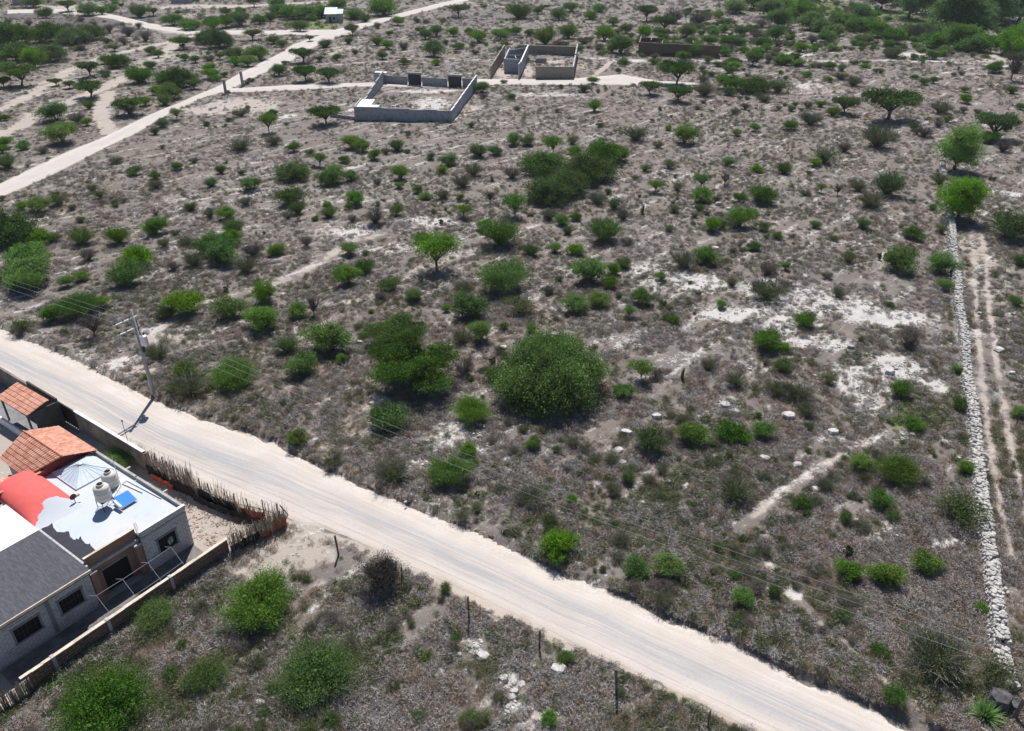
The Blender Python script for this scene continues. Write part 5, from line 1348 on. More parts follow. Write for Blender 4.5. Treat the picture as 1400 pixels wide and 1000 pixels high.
PLANTS = """
161 225 19 O;185 241 20 M;243 234 15 M;266 224 13 O;213 247 15 M;214 260 20 O;222 204 10 O;78 269 9 M;32 288 14 B;54 293 30 B;83 283 28 O;138 274 21 O;128 264 15 O;100 288 12 O;160 285 12 O;4 275 10 M;111 305 11 B
22 338 66 Q;60 337 32 B;74 333 22 O;114 337 32 B;163 336 28 B;215 325 32 B;241 323 14 O;262 290 16 M;122 358 20 D;188 370 44 B;177 394 42 B;238 372 26 D;256 338 22 O;226 340 18 O;44 372 50 B;48 396 56 B;94 394 22 B;114 386 20 B;40 405 42 B;268 368 28 O;10 388 32 O;12 232 24 B;33 206 18 B;60 211 14 O;4 210 14 B
33 456 32 O;76 444 32 B;113 438 60 M;138 425 26 B;130 462 40 K;230 438 26 M;256 436 48 B;218 495 36 O;256 523 32 B;262 546 50 O;236 538 14 B;202 520 12 B;90 458 14 O
329 209 32 O;375 200 22 O;303 239 15 M;331 240 10 B;401 249 44 Q;438 228 20 t;402 209 18 M;424 213 14 O;482 206 26 B;496 209 22 B;543 208 18 M;528 212 14 O;557 210 9 M;512 220 18 M;471 224 16 M;458 252 30 B;480 249 20 B;449 256 30 M;548 248 22 B;546 259 12 B;516 254 12 D;290 257 17 B;344 263 28 M;336 283 18 O;288 300 20 O;312 303 24 B;400 284 40 M;408 294 20 M;394 301 16 O;448 289 14 B;451 299 20 B;431 303 10 M;488 283 26 B;477 287 11 M;514 309 26 D;542 297 20 M;482 305 12 D;322 324 26 B;318 338 30 B;348 352 30 D;290 352 42 M;308 366 46 M;378 352 24 B;338 376 32 O;478 351 22 B;500 350 10 B;499 376 25 M;475 394 34 B;420 340 20 D
310 402 18 N;352 391 14 O;318 440 44 M;364 420 36 B;360 459 46 B;407 437 28 B;430 432 30 K;456 489 56 B;468 499 16 B;497 465 14 M;490 451 14 O;416 517 42 M;394 485 28 B;322 535 74 B;533 593 50 B;508 429 8 B
543 481 80 L;563 538 120 L;646 584 62 B;644 441 48 M;656 471 32 B;632 473 24 O;712 435 50 O;610 428 12 B;566 413 20 M;726 456 16 B;689 452 12 M;787 431 34 B;817 424 30 B;674 500 20 N;676 524 24 M;755 563 148 A;635 517 26 D;641 629 26 B;614 671 66 B;652 680 14 N;729 617 22 M;743 596 16 O;716 593 14 M;408 617 28 M;458 645 28 O;539 665 50 O;734 578 20 M;782 689 14 B;725 698 46 O
702 201 22 B;721 201 18 M;756 211 28 t;786 212 18 B;782 199 22 O;677 214 18 M;935 199 32 B;899 204 16 O;868 195 34 O;740 242 56 Q;752 282 62 Q;806 252 66 Q;777 270 54 Q;826 226 46 Q;847 222 30 M;704 296 34 t;815 281 26 O;839 288 26 O;751 303 22 O;787 303 16 M;770 311 20 B;776 322 14 M;826 334 40 B;857 337 18 O;831 309 12 B;851 303 18 D;881 236 18 O;915 233 22 O;958 258 24 t;896 264 22 t;957 278 28 B;925 262 12 O;956 290 14 M;990 254 18 K;922 293 20 O;915 319 18 O;972 319 22 B;985 316 26 O;878 293 9 C
759 347 16 B;786 352 24 B;725 352 22 M;685 342 46 B;664 319 22 B;690 407 80 B;789 373 15 B;806 391 42 B;834 396 22 B;852 369 20 B;839 378 20 B;903 386 14 B;964 365 32 M;933 370 32 O;750 404 18 D;765 386 12 O;877 421 30 M;860 435 20 t;985 424 14 B;846 409 10 M;943 389 6 B
597 370 62 t;578 333 18 M;612 229 24 M;606 239 16 B;583 274 16 B;571 265 14 M;606 274 20 O;632 259 26 O;629 276 11 M;647 244 28 O;634 298 22 t;670 278 20 K;673 249 14 G;603 308 14 N;700 247 24 D;654 217 24 M;589 220 12 M;634 401 24 O;534 400 28 M;567 415 18 B;520 412 14 D;664 347 26 D
995 229 18 B;1034 237 16 B;1071 239 20 M;1114 229 16 B;1106 239 10 O;1100 269 15 O;1010 279 20 M;1040 281 38 M;1010 313 32 B;1026 297 20 O;1042 319 24 O;1062 329 15 M;1030 344 18 M;1114 313 14 B;1073 371 14 B;1049 378 24 D;1073 398 22 D;1036 397 20 O;1000 395 20 O;1050 415 48 O
921 445 16 B;1099 450 28 B;1046 483 42 M;1072 483 18 B;876 519 32 t;898 521 26 D;852 547 30 M;932 519 9 C;968 509 22 O;1004 533 28 O;1046 501 12 O;1068 511 24 B;1060 543 30 O;1086 553 44 O;1100 573 30 O
888 623 42 M;944 613 40 M;998 609 48 M;1040 603 30 B;932 581 20 O;886 665 22 O;1004 692 46 O;1058 633 10 M;1104 589 14 M;902 745 14 O
1145 409 22 O;1215 421 12 M;1291 399 22 B;1229 546 27 B;1306 512 16 B;1312 563 26 M;1132 529 24 O;1392 573 20 B;1175 469 16 O;1240 478 44 D;1386 421 20 M;1248 591 26 M;1314 605 18 O;1222 667 64 M;1174 648 30 B;1318 651 22 B;1200 699 32 M;1300 724 72 O;1156 765 28 N;1384 638 14 G
1157 797 36 M;1202 806 46 B;1262 788 38 M;1011 833 32 B;1340 839 17 B;1271 933 86 O;1220 966 30 B;1340 992 52 S;1349 944 60 O;763 770 54 B;868 794 40 M;910 794 40 B
524 818 64 X;532 796 22 B;528 790 34 K;440 963 112 M;364 864 104 B;220 863 66 M;288 948 66 M;160 1008 132 M;751 996 24 B;773 912 24 M;172 642 60 B
1154 155 32 T;1214 164 66 T;1356 190 50 T;1304 234 54 P;1308 302 58 P;1283 254 26 O;1211 270 38 M;1190 286 36 O;1172 263 22 O;1122 264 14 t;1145 267 18 K;1125 227 36 O;1178 314 16 B;1188 320 12 N;1247 329 26 M;1226 376 46 M;1209 358 22 N;1284 377 36 B;1286 321 20 O;1274 288 12 M;1377 332 50 M;1394 366 22 M;1390 318 20 N;1356 248 12 N;1370 209 22 D;1352 198 26 B;1160 362 26 O;1130 383 16 O;1199 205 44 O;1220 193 16 O;1154 209 20 D;1106 173 32 O;1080 179 20 M;1032 181 14 B;1006 187 12 B;1121 147 12 B;1138 160 16 B;1253 185 14 D;1262 189 20 D
889 130 30 T;925 116 42 T;927 139 33 T;996 125 36 M;1029 128 38 Q;997 132 18 M;1062 129 36 O;962 133 28 O;1029 90 24 T;1017 73 14 B;1042 67 24 M;1086 85 16 M;1000 73 18 G;950 79 20 B;848 75 34 M;970 63 22 B;938 53 24 M;1014 49 20 M;907 44 30 T;882 53 22 B;884 29 28 T;856 47 18 M;956 33 26 D;920 33 28 D;1040 39 24 D;1059 57 26 M;1005 19 32 F;1030 14 36 F;1050 24 34 F;1074 22 34 F;1096 30 34 F;1062 38 30 F;1108 42 34 F;913 179 10 B;1081 153 12 B;1044 141 20 O;1018 151 18 D;1004 157 14 O
700 137 12 M;658 128 22 M;811 116 15 B;767 122 8 M;798 127 18 O;812 154 18 B;820 175 12 O;689 115 10 O;746 63 28 B;777 54 26 M;798 61 18 O;826 57 24 B;836 73 16 M;593 79 28 M;596 90 13 B;654 59 22 B;684 56 24 B;610 62 9 M;582 55 20 M;596 51 20 M;620 51 16 B;642 48 14 M;574 47 14 T;627 24 26 T;606 31 10 B;583 33 9 M;570 32 9 M;710 27 32 M;764 29 24 M;780 17 20 M;808 27 18 F;818 17 18 F;748 13 10 T;735 20 14 M;838 36 16 M
415 86 30 T;418 111 30 T;450 114 30 T;382 105 22 M;390 89 10 M;446 170 38 T;368 182 28 t;375 159 12 M;369 161 13 M;314 167 10 M;283 173 10 M;339 151 9 B;330 161 22 O;300 67 36 Q;284 61 28 Q;301 82 12 T;320 85 26 M;322 91 18 B;340 92 20 B;355 84 28 B;374 61 18 M;386 65 14 B;346 55 22 T;424 57 12 T;446 66 16 M;482 49 22 T;410 44 22 M;290 109 22 B;288 99 16 B;308 106 10 M;530 68 16 B;516 63 16 B;523 82 16 M;553 89 14 M;552 69 14 D;533 49 10 M;544 36 18 B;517 40 14 D;461 84 12 M;437 85 12 T;477 61 12 M;486 75 8 M
385 24 26 F;402 27 30 F;420 28 30 F;436 26 26 F;486 27 26 F;500 31 16 M;524 22 34 F;462 13 22 F;380 10 18 F;348 10 18 T;356 34 20 M;370 30 16 M;330 37 30 M;310 39 22 M;292 43 26 M;330 22 14 F
177 158 38 T;178 158 24 D;125 134 34 T;122 150 15 B;77 118 17 T;96 121 16 T;30 118 40 T;6 120 22 T;10 96 20 F;70 86 38 Q;24 86 44 Q;48 94 30 B;72 60 44 Q;22 64 56 Q;104 62 40 Q;128 56 34 Q;10 44 14 M;122 22 26 F;140 21 14 B;94 16 24 T;62 26 20 M;47 11 24 F;152 17 16 F;191 25 24 M;210 22 18 T;260 42 26 F;238 36 26 M;244 22 10 T;157 71 14 T;146 88 18 M;164 94 30 Q;124 105 28 T;144 105 14 M;193 116 34 B;250 68 24 T;217 80 15 M;253 84 14 M;267 87 14 M;206 95 16 M;240 122 46 Q;234 138 34 M;215 131 18 B;266 122 20 T;226 145 18 B;200 146 16 B;78 168 36 M;106 170 24 D;120 173 14 B;86 179 18 B;104 180 20 O;88 200 42 B;6 166 16 M;242 164 18 t;223 175 18 M;213 185 12 M;8 205 22 B;60 44 16 D;96 40 14 D;150 46 18 D;176 50 20 D;190 40 14 D;130 36 12 D;200 58 22 D;170 62 20 D;40 36 12 D;112 30 12 D
1214 63 26 T;1260 89 10 t;1382 110 34 K;1310 97 10 G;1140 50 26 F;1176 32 32 F;1188 44 30 F;1158 40 22 F;1214 29 10 F;1196 25 14 F;1234 52 16 D;1120 44 30 F;1145 40 30 F;1172 44 30 F;1200 52 30 F;1220 60 26 F;1242 54 30 F;1264 52 34 F;1330 72 40 F;1275 66 34 F;1260 58 34 D;1290 58 46 F;1312 68 46 F;1372 78 50 B;1392 70 44 B;1398 58 40 B;1300 54 66 R;1322 52 50 R;1338 50 40 R;1310 10 60 R;1375 14 60 R;1270 4 50 R;1360 36 44 R;1242 27 46 R;1264 20 40 R;1350 26 56 R;1392 34 62 R;1204 14 40 R;1226 8 36 R;1290 12 44 R;1175 60 14 M;1188 60 12 M;1250 61 14 B;1263 117 14 M;1276 115 12 M;1250 109 10 M;1148 110 20 O;1134 113 9 M;1166 119 22 O;1284 157 28 O;1294 169 18 O;1318 127 12 M;1320 143 16 B;1382 129 14 M;1394 151 14 M;1248 179 12 M;1282 175 12 D;1316 155 14 D;1130 58 24 F;1110 60 20 D
"""
NAMES = {'b': ("green_shrub", "bright green", "shrub"), 'm': ("green_shrub", "mid green", "shrub"), 'B': ("green_shrub", "bright green", "shrub"), 'M': ("green_shrub", "mid green", "shrub"), 'O': ("olive_shrub", "thin olive", "shrub"), 'X': ("dry_bush", "dark leafless", "bush"), 'D': ("dry_bush", "grey leafless", "bush"), 'T': ("mesquite_tree", "dark umbrella shaped", "tree"),
         't': ("small_tree", "bright single-trunk", "tree"), 'L': ("mesquite_tree", "dark layered", "tree"), 'A': ("mesquite_tree", "huge rounded", "tree"), 'Q': ("spreading_mesquite", "spreading green", "tree"), 'P': ("pepper_tree", "light green", "tree"),
         'R': ("riverside_tree", "tall dark leafy", "tree"), 'F': ("leafy_tree", "round leafy", "tree"), 'K': ("bare_tree", "bare branched", "little tree"), 'N': ("prickly_pear", "dark padded", "cactus"), 'S': ("spiky_plant", "vivid spiky", "plant"), 'G': ("agave_plant", "blue green", "agave"), 'C': ("column_cactus", "slim columnar", "cactus")}
LANDMARKS = [("the utility pole", (211, 543)), ("the huge rounded tree", (755, 563)), ("the lower layered tree", (563, 540)), ("the grey walled enclosure", (565, 145)), ("the tan walled plot", (740, 95)), ("the brown brick enclosure", (925, 78)),
             ("the gate pillars", (320, 124)), ("the light green round tree", (1308, 302)), ("the widest umbrella tree", (1214, 164)), ("the white far house", (458, 30)), ("the cane fence corner", (395, 715)),
             ("the drystone wall's end", (1372, 950)), ("the dark boulder's wall", (1345, 740)), ("the flat-topped bright tree", (597, 370)), ("the dense grove", (777, 262)), ("the papered window", (240, 745)), ("the burnt clearing", (140, 28)),
             ("the green meadow", (1180, 18)), ("the white rock sheet", (1200, 440)), ("the two-track bend", (1345, 320)), ("the far road's edge", (20, 262)), ("the square pale clearing", (330, 145)), ("the white soil scar", (1051, 780)), ("the rocky path's foot", (1045, 692)), ("the vivid dark shrub", (456, 489))]
LANDMARKS = [l for l in LANDMARKS if l[0] not in ("the dark boulder's wall", "the two-track bend")]
ONES = "zero one two three four five six seven eight nine ten eleven twelve thirteen fourteen fifteen sixteen seventeen eighteen nineteen".split()
TENS = "x x twenty thirty forty fifty sixty seventy eighty ninety".split()
def num(n):
    if n < 20: return ONES[n]
    if n < 100: return TENS[n // 10] + ("-" + ONES[n % 10] if n % 10 else "")
    return "a hundred" if n < 105 else "over a hundred"
USED = {}
LW = [(n_, at(*p_)) for n_, p_ in LANDMARKS]
def place_label(lead, p):
    """lead + where it stands, told from the nearest landmarks; unique over the scene."""
    opts = sorted(LW, key=lambda l: math.hypot(l[1][0] - p[0], l[1][1] - p[1]) * (1 if math.hypot(l[1][0] - p[0], l[1][1] - p[1]) > 1.5 else 99))
    for l in opts[:6]:
        dx, dy = p[0] - l[1][0], p[1] - l[1][1]; d = math.hypot(dx, dy)
        if abs(dy) < .38 * abs(dx): w = "right of" if dx > 0 else "left of"
        elif abs(dx) < .38 * abs(dy): w = "behind" if dy > 0 else "in front of"
        else: w = ("behind" if dy > 0 else "before") + " and " + ("right of" if dx > 0 else "left of")
        t = f"{lead} {num(max(1, round(d)))} metres {w} {l[0]}"
        k = t.lower()
        if k not in USED: USED[k] = 1; return t
    return t
def size_word(w):
    return "tiny" if w < 1.1 else "small" if w < 1.9 else "medium" if w < 3.0 else "broad" if w < 5 else "very broad"
TREEK = set("TtLAQPRF")
SPECIAL = {(755, 563): "huge rounded blue-green mesquite, the biggest crown standing in the rocky field", (563, 540): "dark layered mesquite with wide flat pads of leaves throwing a black shadow", (542, 480): "dark layered mesquite directly behind the lower wider layered one",
           (597, 370): "flat-topped bright green tree on a short trunk amid pale rock streaks", (1304, 234): "tall pointed light green tree growing through the far part of the drystone wall", (1308, 302): "round light green tree at the near end of the broken drystone wall",
           (1356, 190): "lone umbrella tree with bare dark trunk beyond the light green trees", (1214, 164): "widest umbrella tree, low spreading crown on several trunks in open scrub", (1340, 992): "vivid yellow-green spiky plant beside the dark boulder",
           (524, 818): "dark bare-topped bush with a green tuft at the road verge", (440, 963): "big mid green shrub in the grey scrub below the fence posts", (364, 864): "bright green feathery shrub beside the brick yard wall's far end", (172, 642): "bright green shrub inside the yard between the white parapet and the roadside wall",
           (160, 1008): "largest green shrub of the scrub just outside the brick yard wall", (763, 770): "bright shrub on the road bank casting shadow onto the dirt road", (446, 170): "leaning umbrella tree beside the grey walled enclosure", (456, 489): "vivid deep green leathery shrub next to the tan path",
           (177, 158): "dark umbrella tree over a grey bush beside the far dirt road", (220, 863): "green shrub pressed against the middle of the brick yard wall", (322, 535): "feathery bright shrub under the power lines right of the utility pole", (1156, 765): "dark padded cactus beside a bright shrub under the power lines",
           (1382, 110): "wide bare-branched tree standing beside the pale farm track far off", (925, 116): "two-part umbrella tree with an open fork in front of the brown brick enclosure"}
cache = {}
nplants = 0
for i, it in enumerate(x for x in PLANTS.replace("\n", ";").split(";") if x.strip()):
    px, py, wp, k = it.split(); px, py, wp = float(px), float(py), float(wp)
    g_ = gp(px, min(py, 1010)) if py < 999 else at(px, py)
    if k in 'BM' and 46 <= wp < 58 and py > 600: wp *= .92
    if k in 'BM' and wp >= 58: k = k.lower()
    s = wp * mpp(px, py) * {'Q': 1.2, 'B': 1.12, 'M': 1.12, 'b': .93, 'm': .93, 'A': 1.1, 'T': 1.12, 't': 1.1, 'F': 1.2, 'R': 1.15}.get(k, 1.05)
    if k == 'D' and s > 2.2: s *= .9
    vs = VAR[k]; fol, stm, jn = vs[0] if k == 'P' and px < 1305 else vs[1] if k == 'P' and px < 1320 else vs[(i * 7 + int(px)) % len(vs)] if len(vs) > 1 else vs[0]
    if k == 'L': fol, stm, jn = vs[0 if py > 500 else 1]
    if k == 'A': fol, stm, jn = vs[0]
    nm, adj, noun = NAMES[k]
    lab = SPECIAL.get((int(px), int(py))) or place_label(f"{size_word(s) if k not in 'NGC' else 'small'} {adj} {noun}", g_)
    USED[lab.lower()] = 1
    rz = R.uniform(0, 6.28)
    if (int(px), int(py)) == (172, 642): s_z = .62
    elif (int(px), int(py)) == (1214, 164): s_z = .72
    elif k == 'T': s_z = .82
    else: s_z = 1.0
    sc = (s * R.uniform(.94, 1.06), s * R.uniform(.94, 1.06), s * R.uniform(.88, 1.12) * s_z)
    # the base of the drawn patch is its near edge: move the root back by about the plant's own radius seen on the ground
    back = {'X': .3, 'B': .34, 'M': .34, 'b': .36, 'm': .36, 'O': .36, 'D': .34, 'A': .40, 'Q': .30, 'F': .2, 'R': .15, 'P': .12, 'N': .3, 'S': .3, 'G': .2, 'L': .12}.get(k, .04) * s
    dv = np.array([g_[0], g_[1]]); dv = dv / (np.linalg.norm(dv) + 1e-9)
    x, y = g_[0] + dv[0] * back, g_[1] + dv[1] * back
    z = hz(x, y) - .02
    grp = {"shrub": "shrubs of the dry field", "bush": "leafless bushes of the dry field", "tree": "trees of the dry field", "little tree": "bare little trees", "cactus": "cacti of the field", "agave": "agaves", "plant": "spiky plants"}[noun]
    cat = {"little tree": "tree", "agave": "plant"}.get(noun, noun)
    if k in TREEK or (fol is not None and wp >= 27):
        r = empty(nm, (x, y, z), rz, label=lab, cat=cat, group=grp); r.scale = sc
        new_obj("crown" if k in TREEK else "foliage", fol, r); new_obj("trunk" if k in TREEK else "stems", stm, r)
    else:
        o = new_obj(nm, jn, None, (x, y, z), rz, label=lab, cat=cat, group=grp); o.scale = sc
    nplants += 1
    cache.setdefault("xy", []).append((x, y, s))
PXY = np.array(cache["xy"])

# boulders
M_LIME = [mat_plain("limestone", (.38, .36, .34), .3, 3.0, .95, (.66, .64, .615), .6), mat_plain("grey_limestone", (.26, .25, .245), .3, 3.0, .95, (.50, .48, .46), .6)]
rocks = []
for k in range(6):
    b = MB(); rr = random.Random(40 + k); b.stone((0, 0, .12), .5, .36, .20, 0, rr); b.stone((R.uniform(-.3, .3), R.uniform(-.2, .2), .06), .30, .22, .13, 1.0, rr)
    rocks.append(b.mesh("limestone_boulder", M_LIME[k % 3 == 2]))
for i, (px, py, wp) in enumerate(BOULD):
    g_ = gp(px, py); s = wp * mpp(px, py)
    lab = place_label(("large white" if s > 1.1 else "white" if s > .7 else "small white") + (" limestone boulder" if i % 6 != 2 and i % 6 != 5 else " and grey limestone boulder"), g_)
    o = new_obj("limestone_boulder", rocks[i % 6], None, (g_[0], g_[1] + .2 * s, g_[2] - .02), R.uniform(-.5, .5) + (3.14 if R.random() > .5 else 0), label=lab, cat="boulder", group="limestone boulders of the field"); o.scale = (s, s * R.uniform(.9, 1.3), s * R.uniform(.8, 1.3))
# ------------------------------------------------------------------ ground cover nobody could count: instanced tufts, one object per kind of cover
def proto_grass(n, h, wid, spread, mat, name):
    t = rng.random(n) * 6.283; q = np.sqrt(rng.random(n)) * spread
    base = np.stack([q * np.cos(t), q * np.sin(t), np.zeros(n)], 1)
    d = np.stack([np.cos(t) * .6, np.sin(t) * .6, np.ones(n)], 1) + rng.normal(size=(n, 3)) * .45; d[:, 2] = np.abs(d[:, 2]) + .15
    d /= np.linalg.norm(d, axis=1)[:, None]; L = h * (.5 + .7 * rng.random(n))
    rv = rng.normal(size=(n, 3)); s = np.cross(d, rv); s /= np.linalg.norm(s, axis=1)[:, None]
    V = np.stack([base - s * wid, base + s * wid, base + d * L[:, None]], 1).reshape(-1, 3)
    return tri_mesh(name, V, 3, mat, np.repeat(rng.random(n), 3))
def proto_twigs(n, h, wid, mat, name):
    u = unit(n); u[:, 2] = np.abs(u[:, 2]); rad = .2 + .8 * rng.random(n) ** .6
    P = u * rad[:, None] * np.array([.5, .5, h]); d = u * .7 + unit(n) * .9; d[:, 2] = np.abs(d[:, 2]) * .7 + .05
    d /= np.linalg.norm(d, axis=1)[:, None]; L = .10 + .18 * rng.random(n)
    s = np.cross(d, rng.normal(size=(n, 3))); s /= np.linalg.norm(s, axis=1)[:, None]
    a, b = P - d * (L * .5)[:, None], P + d * (L * .5)[:, None]
    V = np.stack([a - s * wid, a + s * wid, b + s * wid * .5, b - s * wid * .5], 1).reshape(-1, 3)
    V[:, 2] = np.maximum(V[:, 2], -.03)
    return tri_mesh(name, V, 4, mat, np.repeat(rng.random(n), 4))
def tri_mesh(name, V, q, mat, tint):
    me = bpy.data.meshes.new(name); n = len(V) // q
    me.vertices.add(len(V)); me.vertices.foreach_set("co", V.astype(np.float32).ravel())
    me.loops.add(len(V)); me.loops.foreach_set("vertex_index", np.arange(len(V), dtype=np.int32))
    me.polygons.add(n); me.polygons.foreach_set("loop_start", (np.arange(n) * q).astype(np.int32)); me.update(calc_edges=True)
    at_ = me.attributes.new("tint", 'FLOAT', 'POINT'); at_.data.foreach_set("value", tint.astype(np.float32))
    me.materials.append(mat); return me
def scatter(name, protos, X, Y, S, zsq, sink=.02):
    n = len(X); me = bpy.data.meshes.new(name + "_points")
    Z = hfun(X, Y) - sink
    me.vertices.add(n); me.vertices.foreach_set("co", np.stack([X, Y, Z], 1).astype(np.float32).ravel())
    rot = np.stack([rng.normal(size=n) * .08, rng.normal(size=n) * .08, rng.random(n) * 6.283], 1)
    scl = np.stack([S, S * (.8 + .4 * rng.random(n)), S * zsq * (.7 + .6 * rng.random(n))], 1)
    for nm, ty, d, key in (("rot", 'FLOAT_VECTOR', rot, "vector"), ("scl", 'FLOAT_VECTOR', scl, "vector"), ("idx", 'INT', rng.integers(0, len(protos), n), "value")):
        a = me.attributes.new(nm, ty, 'POINT'); a.data.foreach_set(key, d.astype(np.int32 if ty == 'INT' else np.float32).ravel())
    me.update()
    o = new_obj(name, me, kind="stuff")
    ng = bpy.data.node_groups.new(name, 'GeometryNodeTree')
    ng.interface.new_socket("Geometry", in_out='INPUT', socket_type='NodeSocketGeometry'); ng.interface.new_socket("Geometry", in_out='OUTPUT', socket_type='NodeSocketGeometry')
    N = ng.nodes; Lk = ng.links.new
    gi, go = N.new("NodeGroupInput"), N.new("NodeGroupOutput")
    iop = N.new("GeometryNodeInstanceOnPoints"); jo = N.new("GeometryNodeJoinGeometry")
    for k, pm in enumerate(protos):
        po = bpy.data.objects.new(name + "_tuft", pm)
        oi = N.new("GeometryNodeObjectInfo"); oi.inputs["Object"].default_value = po; oi.inputs["As Instance"].default_value = False
        g2 = N.new("GeometryNodeGeometryToInstance"); Lk(oi.outputs["Geometry"], g2.inputs[0]); Lk(g2.outputs[0], jo.inputs[0])
    Lk(gi.outputs[0], iop.inputs["Points"]); Lk(jo.outputs[0], iop.inputs["Instance"]); iop.inputs["Pick Instance"].default_value = True
    for nm, ty, sock in (("idx", 'INT', "Instance Index"), ("rot", 'FLOAT_VECTOR', "Rotation"), ("scl", 'FLOAT_VECTOR', "Scale")):
        na = N.new("GeometryNodeInputNamedAttribute"); na.data_type = ty; na.inputs[0].default_value = nm; Lk(na.outputs[0], iop.inputs[sock])
    Lk(iop.outputs[0], go.inputs[0])
    md = o.modifiers.new("tufts", 'NODES'); md.node_group = ng
    return o
def mat_cover(name, c1, c2, c3=None):
    t = NT(name); oi = t.n("ObjectInfo").outputs["Random"]; tint = t.attr("tint")
    c = t.mix(oi, c1, c2)
    if c3: c = t.mix(t.step(t.math('FRACT', t.math('MULTIPLY', oi, 9.7)), .55, .8), c, c3)
    c = t.mix(.7, c, t.mix(tint, (.55, .55, .55), (1.45, 1.45, 1.45)), 'MULTIPLY')
    t.color(c); t.b.inputs["Roughness"].default_value = .95; t.b.inputs["Specular IOR Level"].default_value = .1
    return t.m
M_GREYSCRUB = mat_cover("grey_scrub", (.30, .275, .262), (.40, .372, .352), (.28, .22, .172))
M_TANGRASS = mat_cover("tan_grass", (.38, .305, .23), (.47, .395, .31), (.31, .22, .155))
M_OLIVE = mat_cover("olive_cover", (.17, .18, .10), (.22, .22, .145), (.13, .165, .07))
M_GREENC = mat_cover("green_cover", (.10, .19, .04), (.12, .20, .055), (.08, .15, .04))
DIR = math.radians(46)
def sample(n, ylo, yhi, gamma=1.0):
    """Ground points, denser where the ground is near; spread wider than the frame."""
    v = rng.random(n); py = ylo + (yhi - ylo) * v ** gamma
    px = -260 + 1920 * rng.random(n)
    X = np.empty(n); Y = np.empty(n)
    yy = (500 - py) / FPX; t = CAM_H / (sT - yy * cT); X = (px - 700) / FPX * t; Y = (cT + yy * sT) * t
    return X, Y, t
def free(x, y):
    """Where ground cover may grow (not on roads, floors, walls)."""
    ok = ~in_poly(x, y, ROAD_POLY) & ~in_poly(x, y, FAR_POLY) & ~in_poly(x, y, ACC_POLY) & ~in_poly(x, y, CR_POLY)
    a, b = (x - H_O[0]) * HU[0] + (y - H_O[1]) * HU[1], (x - H_O[0]) * HW[0] + (y - H_O[1]) * HW[1]
    ok &= ~((a > -2.95) & (a < 60) & (b > -3.2) & (b < 40))
    ok &= seg_dist(x, y, WALL)[0] > .65
    for pts, w, s, k in PATHS:
        if s >= .53: ok &= seg_dist(x, y, G2(pts))[0] > w * (1.25 * vnoise(x, y, .9, 95) + .25 * rng.random(len(x)) - .1)
    return ok
def clumps(x, y):
    u = x * math.cos(DIR) + y * math.sin(DIR); w = -x * math.sin(DIR) + y * math.cos(DIR)
    return .45 * vnoise(u, w * 3.2, .16, 51) + .30 * vnoise(x, y, .45, 52) + .25 * vnoise(x, y, 1.3, 53)
def cover(n, ylo, yhi, dens, gamma=1.0):
    X, Y, t = sample(n, ylo, yhi, gamma)
    rk, so, gr, bu = masks(X, Y)
    m = free(X, Y) & (rng.random(n) < np.clip(dens(X, Y, rk, so, gr, bu), 0, 1))
    return X[m], Y[m], t[m], rk[m], so[m], gr[m], bu[m]
def bare(rk, so):  return np.clip(1 - .92 * np.clip(rk * 1.15 - .12, 0, 1), 0, 1) * np.clip(1 - 1.05 * np.clip(so - .15, 0, 1), 0, 1)
def far_gain(t, k=95.): return np.maximum(1, t / k)
# grey twiggy scrub
X, Y, t, *_ = cover(235000, -14, 1075, lambda x, y, rk, so, gr, bu: bare(rk, so) * sstep(.36, .56, clumps(x, y)) * (1 - .5 * bu), 1.1)
S = (.35 + .75 * rng.random(len(X)) ** 2.2) * far_gain(t, 150.)
scatter("dry_scrub", [proto_twigs(150, .36, .013, M_GREYSCRUB, "scrub_a"), proto_twigs(190, .46, .011, M_GREYSCRUB, "scrub_b"), proto_twigs(120, .30, .015, M_GREYSCRUB, "scrub_c")], X, Y, S, 1.0)
# tan and rusty grass
X, Y, t, *_ = cover(150000, -14, 1075, lambda x, y, rk, so, gr, bu: bare(rk * .8, so * .75) * sstep(.40, .62, .55 * clumps(x + 90, y + 40) + .45 * vnoise(x, y, .05, 61)) * (1 - bu), 1.1)
S = (.32 + .5 * rng.random(len(X)) ** 2) * far_gain(t, 130.)
scatter("dry_grass", [proto_grass(70, .55, .012, .38, M_TANGRASS, "grass_a"), proto_grass(55, .7, .011, .3, M_TANGRASS, "grass_b"), proto_grass(80, .4, .012, .45, M_TANGRASS, "grass_c")], X, Y, S, .85)
# olive low scrub
X, Y, t, *_ = cover(120000, -14, 1075, lambda x, y, rk, so, gr, bu: bare(rk, so) * sstep(.42, .62, .6 * clumps(x + 30, y - 70) + .4 * vnoise(x, y, .07, 62)) * (1 - .6 * bu) * (.8 + gr), 1.1)
S = (.35 + .65 * rng.random(len(X)) ** 2.2) * far_gain(t, 130.)
scatter("olive_ground_cover", [proto_twigs(150, .42, .014, M_OLIVE, "olive_a"), proto_twigs(170, .55, .012, M_OLIVE, "olive_b")], X, Y, S, 1.0)
# bright little plants, thicker in the meadows and the far belt
X, Y, t, *_ = cover(26000, -14, 1060, lambda x, y, rk, so, gr, bu: bare(rk, so) * (.06 * sstep(.5, .7, clumps(x - 60, y + 20)) + gr * .75 + .30 * sstep(210, 330, y) * sstep(.42, .62, vnoise(x, y, .05, 63))), 1.0)
S = (.35 + .65 * rng.random(len(X)) ** 2) * far_gain(t, 80.)
scatter("green_ground_cover", [proto_twigs(150, .5, .020, M_GREENC, "green_a"), proto_twigs(130, .65, .018, M_GREENC, "green_b")], X, Y, S, 1.0)
